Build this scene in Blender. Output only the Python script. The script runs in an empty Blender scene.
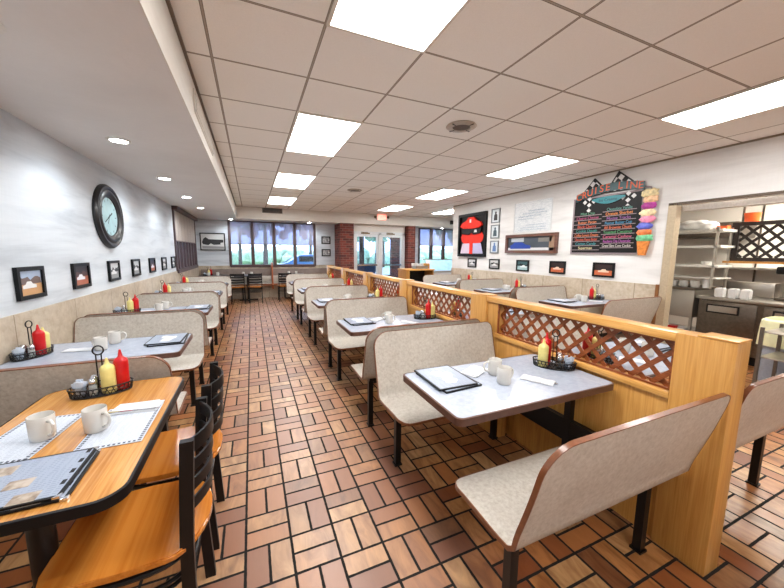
import bpy, bmesh, math, random
from mathutils import Vector, Matrix
random.seed(7)
S = bpy.context.scene
C = S.collection
PI = math.pi

# ------------------------------------------------------------------ camera
CAMH = 1.446
CEIL = 2.684
yaw, pitch, roll, fpx = 0.4080, 0.1285, 0.0080, 323.92
fw = Vector((math.sin(yaw)*math.cos(pitch), math.cos(yaw)*math.cos(pitch), -math.sin(pitch)))
r0 = Vector((math.cos(yaw), -math.sin(yaw), 0)); u0 = r0.cross(fw)
rr = r0*math.cos(roll)+u0*math.sin(roll); uu = -r0*math.sin(roll)+u0*math.cos(roll)
cam_d = bpy.data.cameras.new('camera'); cam = bpy.data.objects.new('camera', cam_d); C.objects.link(cam)
cam.matrix_world = Matrix(((rr.x, uu.x, -fw.x, 0), (rr.y, uu.y, -fw.y, 0), (rr.z, uu.z, -fw.z, CAMH), (0, 0, 0, 1)))
cam_d.sensor_width = 36; cam_d.lens = fpx/784*36; cam_d.clip_start = 0.02; cam_d.clip_end = 300
S.camera = cam
# ------------------------------------------------------------------ world, light levels, exposure
W = bpy.data.worlds.new('sky'); S.world = W; W.use_nodes = True
bgn = W.node_tree.nodes['Background']; bgn.inputs[0].default_value = (0.60, 0.77, 1.0, 1); bgn.inputs[1].default_value = 3.6
S.view_settings.view_transform = 'Standard'; S.view_settings.look = 'None'
S.view_settings.gamma = 1.0; S.view_settings.use_curve_mapping = False
S.view_settings.exposure = 0.90
PANEL_STRENGTH = 11.5        # ceiling troffers
CAN_STRENGTH = 32.0         # recessed cans
CAN_SPOT = 15.0            # lamp inside each can (W)
KITCHEN_STRENGTH = 24.0

# ------------------------------------------------------------------ colour and node helpers
def srgb(r, g, b):
    f = lambda c: (c/255/12.92) if c/255 <= .04045 else ((c/255+.055)/1.055)**2.4
    return (f(r), f(g), f(b), 1)
class N:
    """small helper around a node tree"""
    def __init__(s, name):
        s.m = bpy.data.materials.new(name); s.m.use_nodes = True; s.t = s.m.node_tree
        s.b = s.t.nodes['Principled BSDF']; s.out = s.t.nodes['Material Output']
    def n(s, kind, **kw):
        x = s.t.nodes.new(kind)
        for k, v in kw.items(): setattr(x, k, v)
        return x
    def l(s, a, b): s.t.links.new(a, b)
    def val(s, sock, v):
        if hasattr(v, 'is_output') or hasattr(v, 'links'): s.l(v, sock)
        else: sock.default_value = v
    def math(s, op, a, b=0.0, c=None):
        x = s.n('ShaderNodeMath', operation=op); s.val(x.inputs[0], a); s.val(x.inputs[1], b)
        if c is not None: s.val(x.inputs[2], c)
        return x.outputs[0]
    def pos(s):
        g = s.n('ShaderNodeNewGeometry'); x = s.n('ShaderNodeSeparateXYZ'); s.l(g.outputs['Position'], x.inputs[0]); return g.outputs['Position'], x.outputs
    def objc(s):
        g = s.n('ShaderNodeTexCoord'); return g.outputs['Object']
    def mapp(s, v, scale=(1, 1, 1), rot=(0, 0, 0)):
        x = s.n('ShaderNodeMapping'); s.l(v, x.inputs[0]); x.inputs['Scale'].default_value = scale; x.inputs['Rotation'].default_value = rot; return x.outputs[0]
    def noise(s, v, scale, detail=3, rough=.55, dist=0):
        x = s.n('ShaderNodeTexNoise'); s.l(v, x.inputs['Vector']); x.inputs['Scale'].default_value = scale
        x.inputs['Detail'].default_value = detail; x.inputs['Roughness'].default_value = rough; x.inputs['Distortion'].default_value = dist
        return x.outputs['Fac']
    def ramp(s, f, stops, interp='LINEAR'):
        x = s.n('ShaderNodeValToRGB'); s.l(f, x.inputs[0]); cr = x.color_ramp; cr.interpolation = interp
        while len(cr.elements) < len(stops): cr.elements.new(.5)
        for e, (p, c) in zip(cr.elements, stops): e.position = p; e.color = c
        return x.outputs[0]
    def mix(s, f, a, b, mode='MIX'):
        x = s.n('ShaderNodeMix', data_type='RGBA', blend_type=mode); s.val(x.inputs[0], f); s.val(x.inputs[6], a); s.val(x.inputs[7], b); return x.outputs[2]
    def bump(s, h, strength=.3, dist=.002):
        x = s.n('ShaderNodeBump'); s.l(h, x.inputs['Height']); x.inputs['Strength'].default_value = strength; x.inputs['Distance'].default_value = dist
        s.l(x.outputs[0], s.b.inputs['Normal'])
    def set(s, col=None, rough=None, metal=None, spec=None, coat=None, emis=None, es=None):
        if col is not None: s.val(s.b.inputs['Base Color'], col)
        if rough is not None: s.val(s.b.inputs['Roughness'], rough)
        if metal is not None: s.b.inputs['Metallic'].default_value = metal
        if spec is not None: s.b.inputs['Specular IOR Level'].default_value = spec
        if coat is not None: s.b.inputs['Coat Weight'].default_value = coat; s.b.inputs['Coat Roughness'].default_value = .08
        if emis is not None: s.val(s.b.inputs['Emission Color'], emis); s.b.inputs['Emission Strength'].default_value = es
        return s.m
def plain(name, col, rough=.5, metal=0, spec=.5, var=.06, scale=40, coat=None):
    m = N(name); o = m.objc(); f = m.noise(o, scale)
    d = tuple(c*(1-var) for c in col[:3])+(1,); e = tuple(min(1, c*(1+var)) for c in col[:3])+(1,)
    return m.set(m.ramp(f, [(.35, d), (.65, e)]), rough, metal, spec, coat)
def emit(name, col, st):
    m = N(name); o = m.objc(); f = m.noise(o, 3)
    return m.set((.8, .8, .8, 1), .5, emis=m.ramp(f, [(.2, col), (.9, tuple(min(1, c*1.02) for c in col[:3])+(1,))]), es=st)

# ------------------------------------------------------------------ materials
def mat_floor():
    m = N('quarry_tile_basket_weave'); P, x = m.pos(); B = .21
    u = m.math('DIVIDE', m.math('SUBTRACT', x[0], -.0871), B); v = m.math('DIVIDE', m.math('SUBTRACT', x[1], 1.9802), B)
    iu = m.math('FLOOR', u); iv = m.math('FLOOR', v); fu = m.math('FRACT', u); fv = m.math('FRACT', v)
    # mathutils FRACT is always positive (x - floor x)
    par = m.math('PINGPONG', m.math('ADD', iu, iv), 1.0)
    par = m.math('GREATER_THAN', par, .5)                      # 1 where the two bricks run along Y
    a = m.math('ADD', m.math('MULTIPLY', fu, par), m.math('MULTIPLY', fv, m.math('SUBTRACT', 1, par)))
    c = m.math('ADD', m.math('MULTIPLY', fv, par), m.math('MULTIPLY', fu, m.math('SUBTRACT', 1, par)))
    a2 = m.math('MULTIPLY', a, 2.0); fa = m.math('FRACT', a2); half = m.math('FLOOR', a2)
    da = m.math('MULTIPLY', m.math('MINIMUM', fa, m.math('SUBTRACT', 1, fa)), B/2)
    dc = m.math('MULTIPLY', m.math('MINIMUM', c, m.math('SUBTRACT', 1, c)), B)
    wob = m.math('MULTIPLY', m.math('SUBTRACT', m.noise(P, 30, 2), .5), .004)
    d = m.math('ADD', m.math('MINIMUM', da, dc), wob)
    g = m.n('ShaderNodeMapRange'); g.interpolation_type = 'SMOOTHSTEP'; m.l(d, g.inputs[0]); g.inputs[1].default_value = .0054; g.inputs[2].default_value = .0072
    tile = g.outputs[0]
    cv = m.n('ShaderNodeCombineXYZ'); m.l(iu, cv.inputs[0]); m.l(iv, cv.inputs[1]); m.l(half, cv.inputs[2])
    wn = m.n('ShaderNodeTexWhiteNoise', noise_dimensions='3D'); m.l(cv.outputs[0], wn.inputs[0]); r = wn.outputs['Value']
    base = m.ramp(r, [(0, srgb(118, 62, 34)), (.14, srgb(146, 86, 48)), (.3, srgb(170, 108, 62)), (.48, srgb(184, 124, 74)), (.66, srgb(196, 142, 90)), (.84, srgb(208, 164, 116)), (1, srgb(134, 86, 56))])
    # flashed grain, direction and offset per brick
    ofs = m.n('ShaderNodeVectorMath', operation='MULTIPLY_ADD'); m.l(cv.outputs[0], ofs.inputs[0]); ofs.inputs[1].default_value = (3.1, 5.7, 9.3); m.l(P, ofs.inputs[2])
    g1 = m.noise(m.mapp(ofs.outputs[0], (1, .3, 1), (0, 0, .6)), 13, 4, .6, 1.2)
    gr = m.ramp(g1, [(.25, srgb(104, 66, 40)), (.42, srgb(180, 160, 142)), (.58, srgb(220, 216, 210)), (.75, srgb(252, 246, 236))])
    sel = m.math('ADD', m.math('MULTIPLY', m.math('GREATER_THAN', wn.outputs['Value'], .36), .5), .3)
    col = m.mix(sel, base, m.mix(1.0, base, gr, 'MULTIPLY'))
    # foot-worn, slightly scrubbed aisle strip; its neutral tint also paints in the window sheen
    wear_sheen = m.n('ShaderNodeMapRange'); wear_sheen.interpolation_type = 'SMOOTHSTEP'
    m.l(m.math('ABSOLUTE', m.math('SUBTRACT', x[0], .28)), wear_sheen.inputs[0]); wear_sheen.inputs[1].default_value = .8; wear_sheen.inputs[2].default_value = .25
    col = m.mix(m.math('MULTIPLY', wear_sheen.outputs[0], .26), col, srgb(206, 184, 170))
    col = m.mix(tile, srgb(15, 10, 8), col)
    rg = m.math('ADD', m.math('MULTIPLY', m.noise(P, 14, 3), .16), .24)
    rg = m.math('ADD', m.math('MULTIPLY', m.math('SUBTRACT', 1, tile), .5), rg)
    m.bump(m.math('ADD', tile, m.math('MULTIPLY', m.noise(P, 60, 3), .25)), .5, .0025)
    return m.set(col, rg, spec=.38)
def mat_ceiling():
    m = N('acoustic_ceiling_tile'); P, x = m.pos()
    def dist(s, o):
        f = m.math('FRACT', m.math('DIVIDE', m.math('SUBTRACT', s, o), .6085)); return m.math('MULTIPLY', m.math('MINIMUM', f, m.math('SUBTRACT', 1, f)), .6085)
    d = m.math('MINIMUM', dist(x[0], -.1787), dist(x[1], 1.3286))
    bar = m.math('LESS_THAN', d, .0055)
    edge = m.math('MULTIPLY', m.math('GREATER_THAN', d, .0055), m.math('LESS_THAN', d, .0085))  # shadow line beside each T-bar, painted into the tile colour
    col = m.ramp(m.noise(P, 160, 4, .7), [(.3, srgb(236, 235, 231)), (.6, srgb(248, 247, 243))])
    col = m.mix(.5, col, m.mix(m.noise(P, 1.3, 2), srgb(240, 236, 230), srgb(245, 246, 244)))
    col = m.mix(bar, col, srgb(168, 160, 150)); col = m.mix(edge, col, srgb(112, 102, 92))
    m.bump(m.noise(P, 220, 4, .7), .15, .002)
    return m.set(col, .85, spec=.2)
def mat_wall(name, a, b, c):
    m = N(name); P, x = m.pos()
    st = m.noise(m.mapp(P, (.6, .6, 5)), 1.4, 4, .6, .4)
    st2 = m.noise(m.mapp(P, (30, 30, 1.2)), 2, 3)
    st3 = m.noise(m.mapp(P, (1.5, 1.5, 40)), 2, 3)
    col = m.ramp(st, [(.3, a), (.5, b), (.72, c)])
    col = m.mix(.12, col, m.mix(m.math('MULTIPLY', st2, st3), srgb(110, 112, 118), srgb(255, 255, 255)), 'MULTIPLY')
    m.bump(st3, .08, .002)
    return m.set(col, .6, spec=.3)
def mat_wainscot(axis):
    m = N('beige_wainscot_panel'); P, x = m.pos()
    f = m.noise(P, 3.2, 5, .65, .6); f2 = m.noise(P, 22, 4, .6)
    col = m.ramp(f, [(.3, srgb(160, 144, 122)), (.5, srgb(188, 173, 152)), (.7, srgb(207, 195, 177))])
    col = m.mix(.25, col, m.ramp(f2, [(.3, srgb(150, 130, 108)), (.7, srgb(222, 212, 198))]))
    w = .8; q = m.math('FRACT', m.math('DIVIDE', m.math('ADD', x[axis], .33), w)); d = m.math('MULTIPLY', m.math('MINIMUM', q, m.math('SUBTRACT', 1, q)), w)
    col = m.mix(m.math('LESS_THAN', d, .004), col, srgb(134, 118, 98))
    return m.set(col, .38, spec=.4)
def mat_laminate(name, a, b, c, rough=.35, sc=55):
    m = N(name); o = m.objc(); f = m.noise(o, sc, 4, .7); g = m.noise(o, 7, 3)
    col = m.ramp(f, [(.3, a), (.5, b), (.7, c)])
    col = m.mix(.22, col, m.ramp(g, [(.3, a), (.7, c)]))
    return m.set(col, rough, spec=.45)
def mat_wood(name, dark, mid, light, axis=1, sc=9, rough=.3, coat=.3, fine=70):
    m = N(name); o = m.objc()
    s = [1, 1, 1]; s[axis] = .07
    w = m.noise(m.mapp(o, s), sc*3, 4, .6, .8)
    s2 = [1, 1, 1]; s2[axis] = .02
    w2 = m.noise(m.mapp(o, s2), fine*2.2, 3, .6)
    col = m.ramp(w, [(.3, dark), (.5, mid), (.7, light)])
    col = m.mix(.35, col, m.ramp(w2, [(.35, dark), (.62, light)]))
    return m.set(col, rough, spec=.45, coat=coat)
def mat_brick():
    m = N('red_brick'); P, x = m.pos()
    cv = m.n('ShaderNodeCombineXYZ'); m.l(m.math('ADD', x[0], x[1]), cv.inputs[0]); m.l(x[2], cv.inputs[1])
    b = m.n('ShaderNodeTexBrick'); m.l(cv.outputs[0], b.inputs[0])
    b.inputs['Color1'].default_value = srgb(122, 52, 40); b.inputs['Color2'].default_value = srgb(72, 30, 26); b.inputs['Mortar'].default_value = srgb(120, 92, 84)
    b.inputs['Scale'].default_value = 1; b.inputs['Mortar Size'].default_value = .006; b.inputs['Brick Width'].default_value = .21; b.inputs['Row Height'].default_value = .075
    return m.set(b.outputs[0], .8)
def mat_glass(name, tint=(.9, .95, 1, 1), op=.12):
    m = N(name); t = m.n('ShaderNodeBsdfTransparent'); t.inputs[0].default_value = tint
    g = m.n('ShaderNodeBsdfGlossy'); g.inputs['Roughness'].default_value = .03
    lw = m.n('ShaderNodeLayerWeight'); lw.inputs[0].default_value = .25
    mx = m.n('ShaderNodeMixShader'); m.l(m.math('ADD', m.math('MULTIPLY', lw.outputs['Fresnel'], .6), op*.3), mx.inputs[0])
    m.l(t.outputs[0], mx.inputs[1]); m.l(g.outputs[0], mx.inputs[2]); m.l(mx.outputs[0], m.out.inputs[0]); return m.m
def mat_shade():
    m = N('roller_shade_mesh'); t = m.n('ShaderNodeBsdfTransparent'); t.inputs[0].default_value = (.62, .64, .8, 1)
    d = m.n('ShaderNodeBsdfDiffuse'); tr = m.n('ShaderNodeBsdfTranslucent')
    P, x = m.pos(); c = m.ramp(m.noise(m.mapp(P, (1, 1, 30)), 40, 2), [(.3, srgb(190, 176, 174)), (.7, srgb(208, 196, 192))])
    m.l(c, d.inputs[0]); m.l(c, tr.inputs[0])
    a = m.n('ShaderNodeMixShader'); a.inputs[0].default_value = .55; m.l(d.outputs[0], a.inputs[1]); m.l(tr.outputs[0], a.inputs[2])
    b = m.n('ShaderNodeMixShader'); b.inputs[0].default_value = .50; m.l(t.outputs[0], b.inputs[1]); m.l(a.outputs[0], b.inputs[2]); m.l(b.outputs[0], m.out.inputs[0]); return m.m
def mat_print(name, bg, inks, sc=14, rough=.35):
    m = N(name); o = m.objc(); f = m.noise(o, sc, 2, .5); stops = [(.3, bg)]
    n = len(inks)
    for i, k in enumerate(inks): stops.append((.42+.22*i/max(1, n-1), k))
    return m.set(m.ramp(f, stops, 'LINEAR'), rough)
def mat_textpage(name, bg, ink, dens=.45):
    m = N(name); o = m.objc(); s = m.n('ShaderNodeSeparateXYZ'); m.l(o, s.inputs[0])
    line = m.math('GREATER_THAN', m.math('FRACT', m.math('MULTIPLY', s.outputs[1], 95)), .55)
    wd = m.math('GREATER_THAN', m.noise(m.mapp(o, (1, .12, 1)), 120, 2), .5)
    f = m.math('MULTIPLY', m.math('MULTIPLY', line, wd), dens)
    return m.set(m.mix(f, bg, ink), .35)
def mat_foliage(name, a, b):
    m = N(name); P, x = m.pos(); return m.set(m.ramp(m.noise(P, 2.5, 4), [(.35, a), (.65, b)]), .8)

M = dict(
    floor=mat_floor(), ceiling=mat_ceiling(),
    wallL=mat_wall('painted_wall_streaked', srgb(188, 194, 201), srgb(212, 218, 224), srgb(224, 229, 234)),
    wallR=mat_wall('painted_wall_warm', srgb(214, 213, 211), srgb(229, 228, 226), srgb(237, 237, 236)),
    soffit=mat_wall('soffit_paint', srgb(222, 219, 216), srgb(229, 226, 223), srgb(235, 233, 230)),
    fascia=mat_wall('fascia_paint', srgb(214, 208, 200), srgb(222, 217, 209), srgb(230, 226, 219)),
    wainY=mat_wainscot(1), wainX=mat_wainscot(0),
    bench=mat_laminate('speckled_beige_laminate', srgb(164, 155, 143), srgb(186, 179, 169), srgb(202, 197, 188)),
    table=mat_laminate('pale_grey_laminate', srgb(160, 168, 183), srgb(170, 178, 193), srgb(179, 187, 202), .22, 30),
    tedge=plain('brown_vinyl_table_edge', srgb(88, 58, 48), .35, var=.12),
    bedge=plain('brown_ply_bench_edge', srgb(118, 68, 38), .35, var=.15, coat=.3),
    oak=mat_wood('golden_oak_veneer', srgb(178, 120, 54), srgb(200, 146, 74), srgb(212, 162, 90), 2, 11, .35, .25),
    oakh=mat_wood('golden_oak_rail', srgb(190, 128, 58), srgb(216, 160, 84), srgb(230, 178, 102), 1, 9, .33, .3),
    woodtop=mat_wood('honey_wood_tabletop', srgb(158, 96, 36), srgb(196, 134, 62), srgb(212, 158, 88), 1, 6, .22, .4),
    seatwood=mat_wood('amber_wood_chair_seat', srgb(162, 90, 28), srgb(190, 114, 40), srgb(208, 140, 62), 0, 2.2, .2, .5, 20),
    lattice=mat_wood('reddish_lattice_wood', srgb(96, 44, 18), srgb(136, 70, 32), srgb(160, 90, 46), 1, 8, .4, .1),
    black=plain('black_powder_coated_steel', srgb(11, 11, 13), .38, 0, .4),
    blackp=plain('black_plastic', srgb(9, 9, 11), .45, 0, .3),
    steel=plain('brushed_stainless_steel', srgb(176, 170, 162), .28, .9, scale=90),
    steeld=plain('dark_stainless_front', srgb(104, 94, 84), .3, .75, scale=30, var=.12),
    chrome=plain('polished_metal', srgb(205, 205, 208), .12, .95),
    white=plain('white_glazed_ceramic', srgb(208, 205, 199), .22, var=.02, coat=.3),
    whitep=plain('white_plastic', srgb(214, 214, 214), .4, var=.03),
    paper=plain('white_paper_napkin', srgb(204, 206, 210), .8, var=.03),
    red=plain('red_ketchup_plastic', srgb(196, 14, 20), .3, var=.08),
    yellow=plain('pale_yellow_mustard_plastic', srgb(226, 212, 134), .35, var=.05),
    glass=mat_glass('window_glass'), jar=mat_glass('clear_jar_glass', (.88, .92, .95, 1), .5),
    shade=mat_shade(), shade_opaque=plain('beige_roller_shade', srgb(188, 178, 170), .8, var=.05, scale=20), brick=mat_brick(),
    winframe=plain('dark_brown_window_frame', srgb(82, 64, 64), .45),
    doorframe=plain('white_aluminium_frame', srgb(206, 208, 210), .35, .3),
    lamp=emit('troffer_diffuser', (1, .985, .96, 1), PANEL_STRENGTH),
    can=emit('can_lamp_lens', (.9, .96, 1, 1), CAN_STRENGTH),
    klamp=emit('kitchen_diffuser', (1, .93, .82, 1), KITCHEN_STRENGTH),
    lampframe=plain('white_lamp_frame', srgb(222, 218, 210), .4),
    exit=emit('lit_exit_face', srgb(236, 120, 96), 1.2), exitred=emit('lit_exit_letters', srgb(214, 40, 20), 1.1),
    clockface=plain('pale_teal_clock_face', srgb(176, 208, 212), .3, var=.06, scale=12),
    menu=mat_textpage('printed_menu_page', srgb(150, 160, 178), srgb(96, 104, 124), .35),
    menupic=mat_print('menu_food_photo', srgb(110, 90, 76), [srgb(146, 128, 110), srgb(186, 172, 156)], 40),
    mat_=mat_textpage('printed_placemat', srgb(198, 204, 214), srgb(120, 130, 150), .35),
    matborder=plain('navy_ink', srgb(52, 58, 76), .5),
    sheet=mat_textpage('white_handwritten_sheet', srgb(222, 226, 228), srgb(120, 140, 160), .5),
    photobw=mat_print('black_and_white_photo', srgb(30, 30, 32), [srgb(200, 200, 202), srgb(90, 90, 94), srgb(226, 226, 226)], 16),
    photocar=mat_print('racing_photo', srgb(176, 132, 104), [srgb(226, 222, 216), srgb(120, 84, 66), srgb(206, 180, 150)], 14),
    photoblue=mat_print('blue_photo', srgb(40, 60, 66), [srgb(150, 190, 196), srgb(226, 232, 232)], 18),
    photored=mat_print('orange_photo', srgb(36, 22, 18), [srgb(196, 92, 50), srgb(232, 206, 180)], 22),
    sky_=plain('pale_photo_sky', srgb(168, 184, 204), .4), sand=plain('photo_sand', srgb(196, 150, 104), .4),
    cloth=plain('pale_yellow_cloth', srgb(224, 222, 180), .9, var=.08, scale=8),
    grass=mat_foliage('lawn', srgb(120, 160, 100), srgb(160, 190, 130)),
    asphalt=plain('pale_asphalt', srgb(170, 174, 180), .9),
    leaf=mat_foliage('tree_leaves', srgb(110, 140, 110), srgb(160, 180, 140)), pinkleaf=mat_foliage('pinkish_tree_leaves', srgb(176, 136, 146), srgb(210, 184, 186)),
    bark=plain('tree_bark', srgb(70, 60, 54), .9), teal=plain('teal_paint', srgb(28, 128, 138), .4),
    boardblack=plain('black_menu_board', srgb(9, 8, 11), .5, 0, .3), boardgrey=plain('grey_board_trim', srgb(142, 128, 132), .5),
    cardblue=plain('blue_car_paint', srgb(40, 70, 160), .3), orange=plain('orange_plastic', srgb(228, 96, 40), .35, var=.04),
    paleblue=plain('pale_blue_glass_case', srgb(150, 190, 226), .15, var=.1, scale=6),
    greyplastic=plain('grey_plastic_bin', srgb(150, 156, 168), .5), kwall=plain('kitchen_wall_paint', srgb(222, 216, 208), .5, var=.05, scale=2),
    benchback=plain('taupe_padded_back', srgb(126, 112, 104), .6, scale=9, var=.1),
)
def ink(r, g, b): return plain('board_paint', srgb(r, g, b), .5, var=.02)

# ------------------------------------------------------------------ mesh helpers
def finish(name, bm, mats, parent=None, smooth=False, loc=(0, 0, 0), rot=0.0, recalc=True):
    if recalc: bmesh.ops.recalc_face_normals(bm, faces=bm.faces)
    me = bpy.data.meshes.new(name); bm.to_mesh(me); bm.free()
    if not isinstance(mats, (list, tuple)): mats = [mats]
    for m in mats: me.materials.append(m)
    if smooth:
        for p in me.polygons: p.use_smooth = True
        try: me.set_sharp_from_angle(angle=math.radians(40))
        except Exception: pass
    o = bpy.data.objects.new(name, me); C.objects.link(o); o.location = loc; o.rotation_euler = (0, 0, rot)
    if parent: o.parent = parent
    return o
def box(bm, x0, x1, y0, y1, z0, z1, mi=0, M4=None):
    vs = [bm.verts.new(Vector((x, y, z))) for z in (z0, z1) for y in (y0, y1) for x in (x0, x1)]
    if M4: 
        for v in vs: v.co = M4 @ v.co
    for f in ((0, 2, 3, 1), (4, 5, 7, 6), (0, 1, 5, 4), (2, 6, 7, 3), (0, 4, 6, 2), (1, 3, 7, 5)):
        bm.faces.new([vs[i] for i in f]).material_index = mi
    return vs
def bbox_(name, x0, x1, y0, y1, z0, z1, m, parent=None, bev=0.0, **k):
    bm = bmesh.new(); box(bm, min(x0, x1), max(x0, x1), min(y0, y1), max(y0, y1), min(z0, z1), max(z0, z1))
    if bev: bmesh.ops.bevel(bm, geom=bm.edges[:], offset=bev, segments=2, affect='EDGES', profile=.5)
    return finish(name, bm, m, parent, smooth=bool(bev), **k)
def tube(bm, pts, r, n=8, closed=False, mi=0, cap=True):
    pts = [Vector(p) for p in pts]; N_ = len(pts); rings = []; prev = None
    for i, p in enumerate(pts):
        if closed: t = pts[(i+1) % N_]-pts[i-1]
        else: t = pts[min(i+1, N_-1)]-pts[max(i-1, 0)]
        t.normalize()
        if prev is None:
            a = Vector((0, 0, 1)) if abs(t.z) < .9 else Vector((1, 0, 0)); nrm = t.cross(a).normalized()
        else:
            nrm = (prev-t*prev.dot(t)).normalized()
        prev = nrm; b = t.cross(nrm); rad = r[i] if isinstance(r, (list, tuple)) else r
        rings.append([bm.verts.new(p+(nrm*math.cos(2*PI*k/n)+b*math.sin(2*PI*k/n))*rad) for k in range(n)])
    m = N_ if closed else N_-1
    for i in range(m):
        A, B_ = rings[i], rings[(i+1) % N_]
        for k in range(n): bm.faces.new([A[k], A[(k+1) % n], B_[(k+1) % n], B_[k]]).material_index = mi
    if not closed and cap:
        bm.faces.new(rings[0][::-1]).material_index = mi; bm.faces.new(rings[-1]).material_index = mi
def lathe(bm, prof, n=20, c=(0, 0, 0), mi=0, caps=(True, True)):
    rings = [[bm.verts.new((c[0]+r*math.cos(2*PI*k/n), c[1]+r*math.sin(2*PI*k/n), c[2]+z)) for k in range(n)] for r, z in prof]
    for A, B_ in zip(rings, rings[1:]):
        for k in range(n): bm.faces.new([A[k], A[(k+1) % n], B_[(k+1) % n], B_[k]]).material_index = mi
    if caps[0]: bm.faces.new(rings[0][::-1]).material_index = mi
    if caps[1]: bm.faces.new(rings[-1]).material_index = mi
def prism(bm, poly, z0, z1, mi=0, mi_side=None):
    a = [bm.verts.new((x, y, z0)) for x, y in poly]; b = [bm.verts.new((x, y, z1)) for x, y in poly]; n = len(poly)
    bm.faces.new(a[::-1]).material_index = mi; bm.faces.new(b).material_index = mi
    for i in range(n): bm.faces.new([a[i], a[(i+1) % n], b[(i+1) % n], b[i]]).material_index = mi if mi_side is None else mi_side
def rrect(x0, x1, y0, y1, r, seg=6):
    P = []
    for cx, cy, a in ((x1-r, y1-r, 0), (x0+r, y1-r, 90), (x0+r, y0+r, 180), (x1-r, y0+r, 270)):
        for k in range(seg+1):
            t = math.radians(a+90*k/seg); P.append((cx+r*math.cos(t), cy+r*math.sin(t)))
    return P
def wallpoly(name, axis, c, th, poly, m, parent=None, **k):
    """thin solid from a polygon drawn on a wall plane; axis 0: plane X=c with poly (y,z); axis 1: plane Y=c with poly (x,z)"""
    bm = bmesh.new(); n = len(poly)
    def P(q, t): return (c+t, q[0], q[1]) if axis == 0 else (q[0], c+t, q[1])
    a = [bm.verts.new(P(q, 0)) for q in poly]; b = [bm.verts.new(P(q, th)) for q in poly]
    bm.faces.new(a); bm.faces.new(b[::-1])
    for i in range(n): bm.faces.new([a[i], a[(i+1) % n], b[(i+1) % n], b[i]])
    return finish(name, bm, m, parent, **k)
def empty(name, loc=(0, 0, 0), rot=0.0):
    o = bpy.data.objects.new(name, None); C.objects.link(o); o.location = loc; o.rotation_euler = (0, 0, rot); o.empty_display_size = .1; return o
def tag(o, label, cat, group=None, kind=None):
    o['label'] = label; o['category'] = cat
    if group: o['group'] = group
    if kind: o['kind'] = kind
    return o
def struct(o): o['kind'] = 'structure'; return o
def copytree(o, loc=None, rot=None, parent=None):
    c = o.copy(); C.objects.link(c)
    if parent: c.parent = parent
    if loc is not None: c.location = loc
    if rot is not None: c.rotation_euler = (0, 0, rot)
    for ch in list(o.children): copytree(ch, parent=c)
    return c
protos = {}
def inst(key, maker, loc, rot=0.0):
    """first call places the thing itself, later calls place copies of it and its parts"""
    if key not in protos:
        o = maker(); protos[key] = o; o.location = loc; o.rotation_euler = (0, 0, rot); return o
    return copytree(protos[key], loc, rot)
def text_obj(name, s, size, m, loc, rot, parent=None, extr=.001, align='CENTER', font_scale_x=1.0):
    cu = bpy.data.curves.new(name, 'FONT'); cu.body = s; cu.size = size; cu.extrude = extr; cu.align_x = align; cu.align_y = 'CENTER'
    t = bpy.data.objects.new(name, cu); C.objects.link(t)
    bpy.context.view_layer.update()
    me = bpy.data.meshes.new_from_object(t.evaluated_get(bpy.context.evaluated_depsgraph_get())); me.name = name
    bpy.data.objects.remove(t); me.materials.clear(); me.materials.append(m)
    o = bpy.data.objects.new(name, me); C.objects.link(o)
    o.location = loc; o.rotation_euler = rot; o.scale = (font_scale_x, 1, 1)
    if parent: o.parent = parent
    return o

# ================================================================== THE SETTING
WL, WR, YB, YF = -1.45, 5.05, 11.0, -2.6      # left wall, right wall, back wall, wall behind the camera
HY, SX, SZ = 10.2, -.34, 2.35                 # header front, soffit edge, soffit underside
YC = 7.55                                     # where the right wall ends
XE = 9.2                                      # far right wall
struct(bbox_('floor', WL-.2, XE+.2, YF-.2, YB+.2, -.1, 0, M['floor']))
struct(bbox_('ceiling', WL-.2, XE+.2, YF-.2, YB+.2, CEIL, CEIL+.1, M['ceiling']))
def wall_with_holes(name, axis, c, th, a0, a1, z0, z1, holes, m):
    """wall split into boxes around rectangular holes (a0,a1,z0,z1)"""
    bm = bmesh.new(); xs = sorted({a0, a1, *[h[0] for h in holes], *[h[1] for h in holes]}); zs = sorted({z0, z1, *[h[2] for h in holes], *[h[3] for h in holes]})
    for xa, xb in zip(xs, xs[1:]):
        for za, zb in zip(zs, zs[1:]):
            mx, mz = (xa+xb)/2, (za+zb)/2
            if any(h[0] < mx < h[1] and h[2] < mz < h[3] for h in holes): continue
            if axis == 0: box(bm, min(c, c+th), max(c, c+th), xa, xb, za, zb)
            else: box(bm, xa, xb, min(c, c+th), max(c, c+th), za, zb)
    bmesh.ops.remove_doubles(bm, verts=bm.verts, dist=1e-5)
    return struct(finish(name, bm, m))
LW = (8.02, 10.72, 1.02, 2.33)
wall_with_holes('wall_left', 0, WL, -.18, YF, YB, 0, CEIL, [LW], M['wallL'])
BWIN = (-.585, 1.945, 1.0, 2.345); DOOR = (3.1, 4.97, 0, 2.06); RWIN = (5.85, 8.6, .97, 2.345)
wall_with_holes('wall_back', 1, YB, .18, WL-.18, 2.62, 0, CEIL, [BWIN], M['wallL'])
wall_with_holes('wall_back_entrance', 1, 10.45, .12, 3.08, 5.0, 0, SZ, [DOOR], M['fascia'])
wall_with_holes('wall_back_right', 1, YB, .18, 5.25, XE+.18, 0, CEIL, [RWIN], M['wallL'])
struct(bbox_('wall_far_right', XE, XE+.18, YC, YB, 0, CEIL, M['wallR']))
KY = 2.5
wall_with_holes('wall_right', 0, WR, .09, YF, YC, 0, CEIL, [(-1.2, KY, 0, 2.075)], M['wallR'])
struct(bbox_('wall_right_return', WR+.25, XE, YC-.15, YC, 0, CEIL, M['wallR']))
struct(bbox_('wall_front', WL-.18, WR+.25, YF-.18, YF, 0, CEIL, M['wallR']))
struct(bbox_('soffit', WL, SX, YF, YB, SZ, CEIL-.001, M['soffit']))
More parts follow.
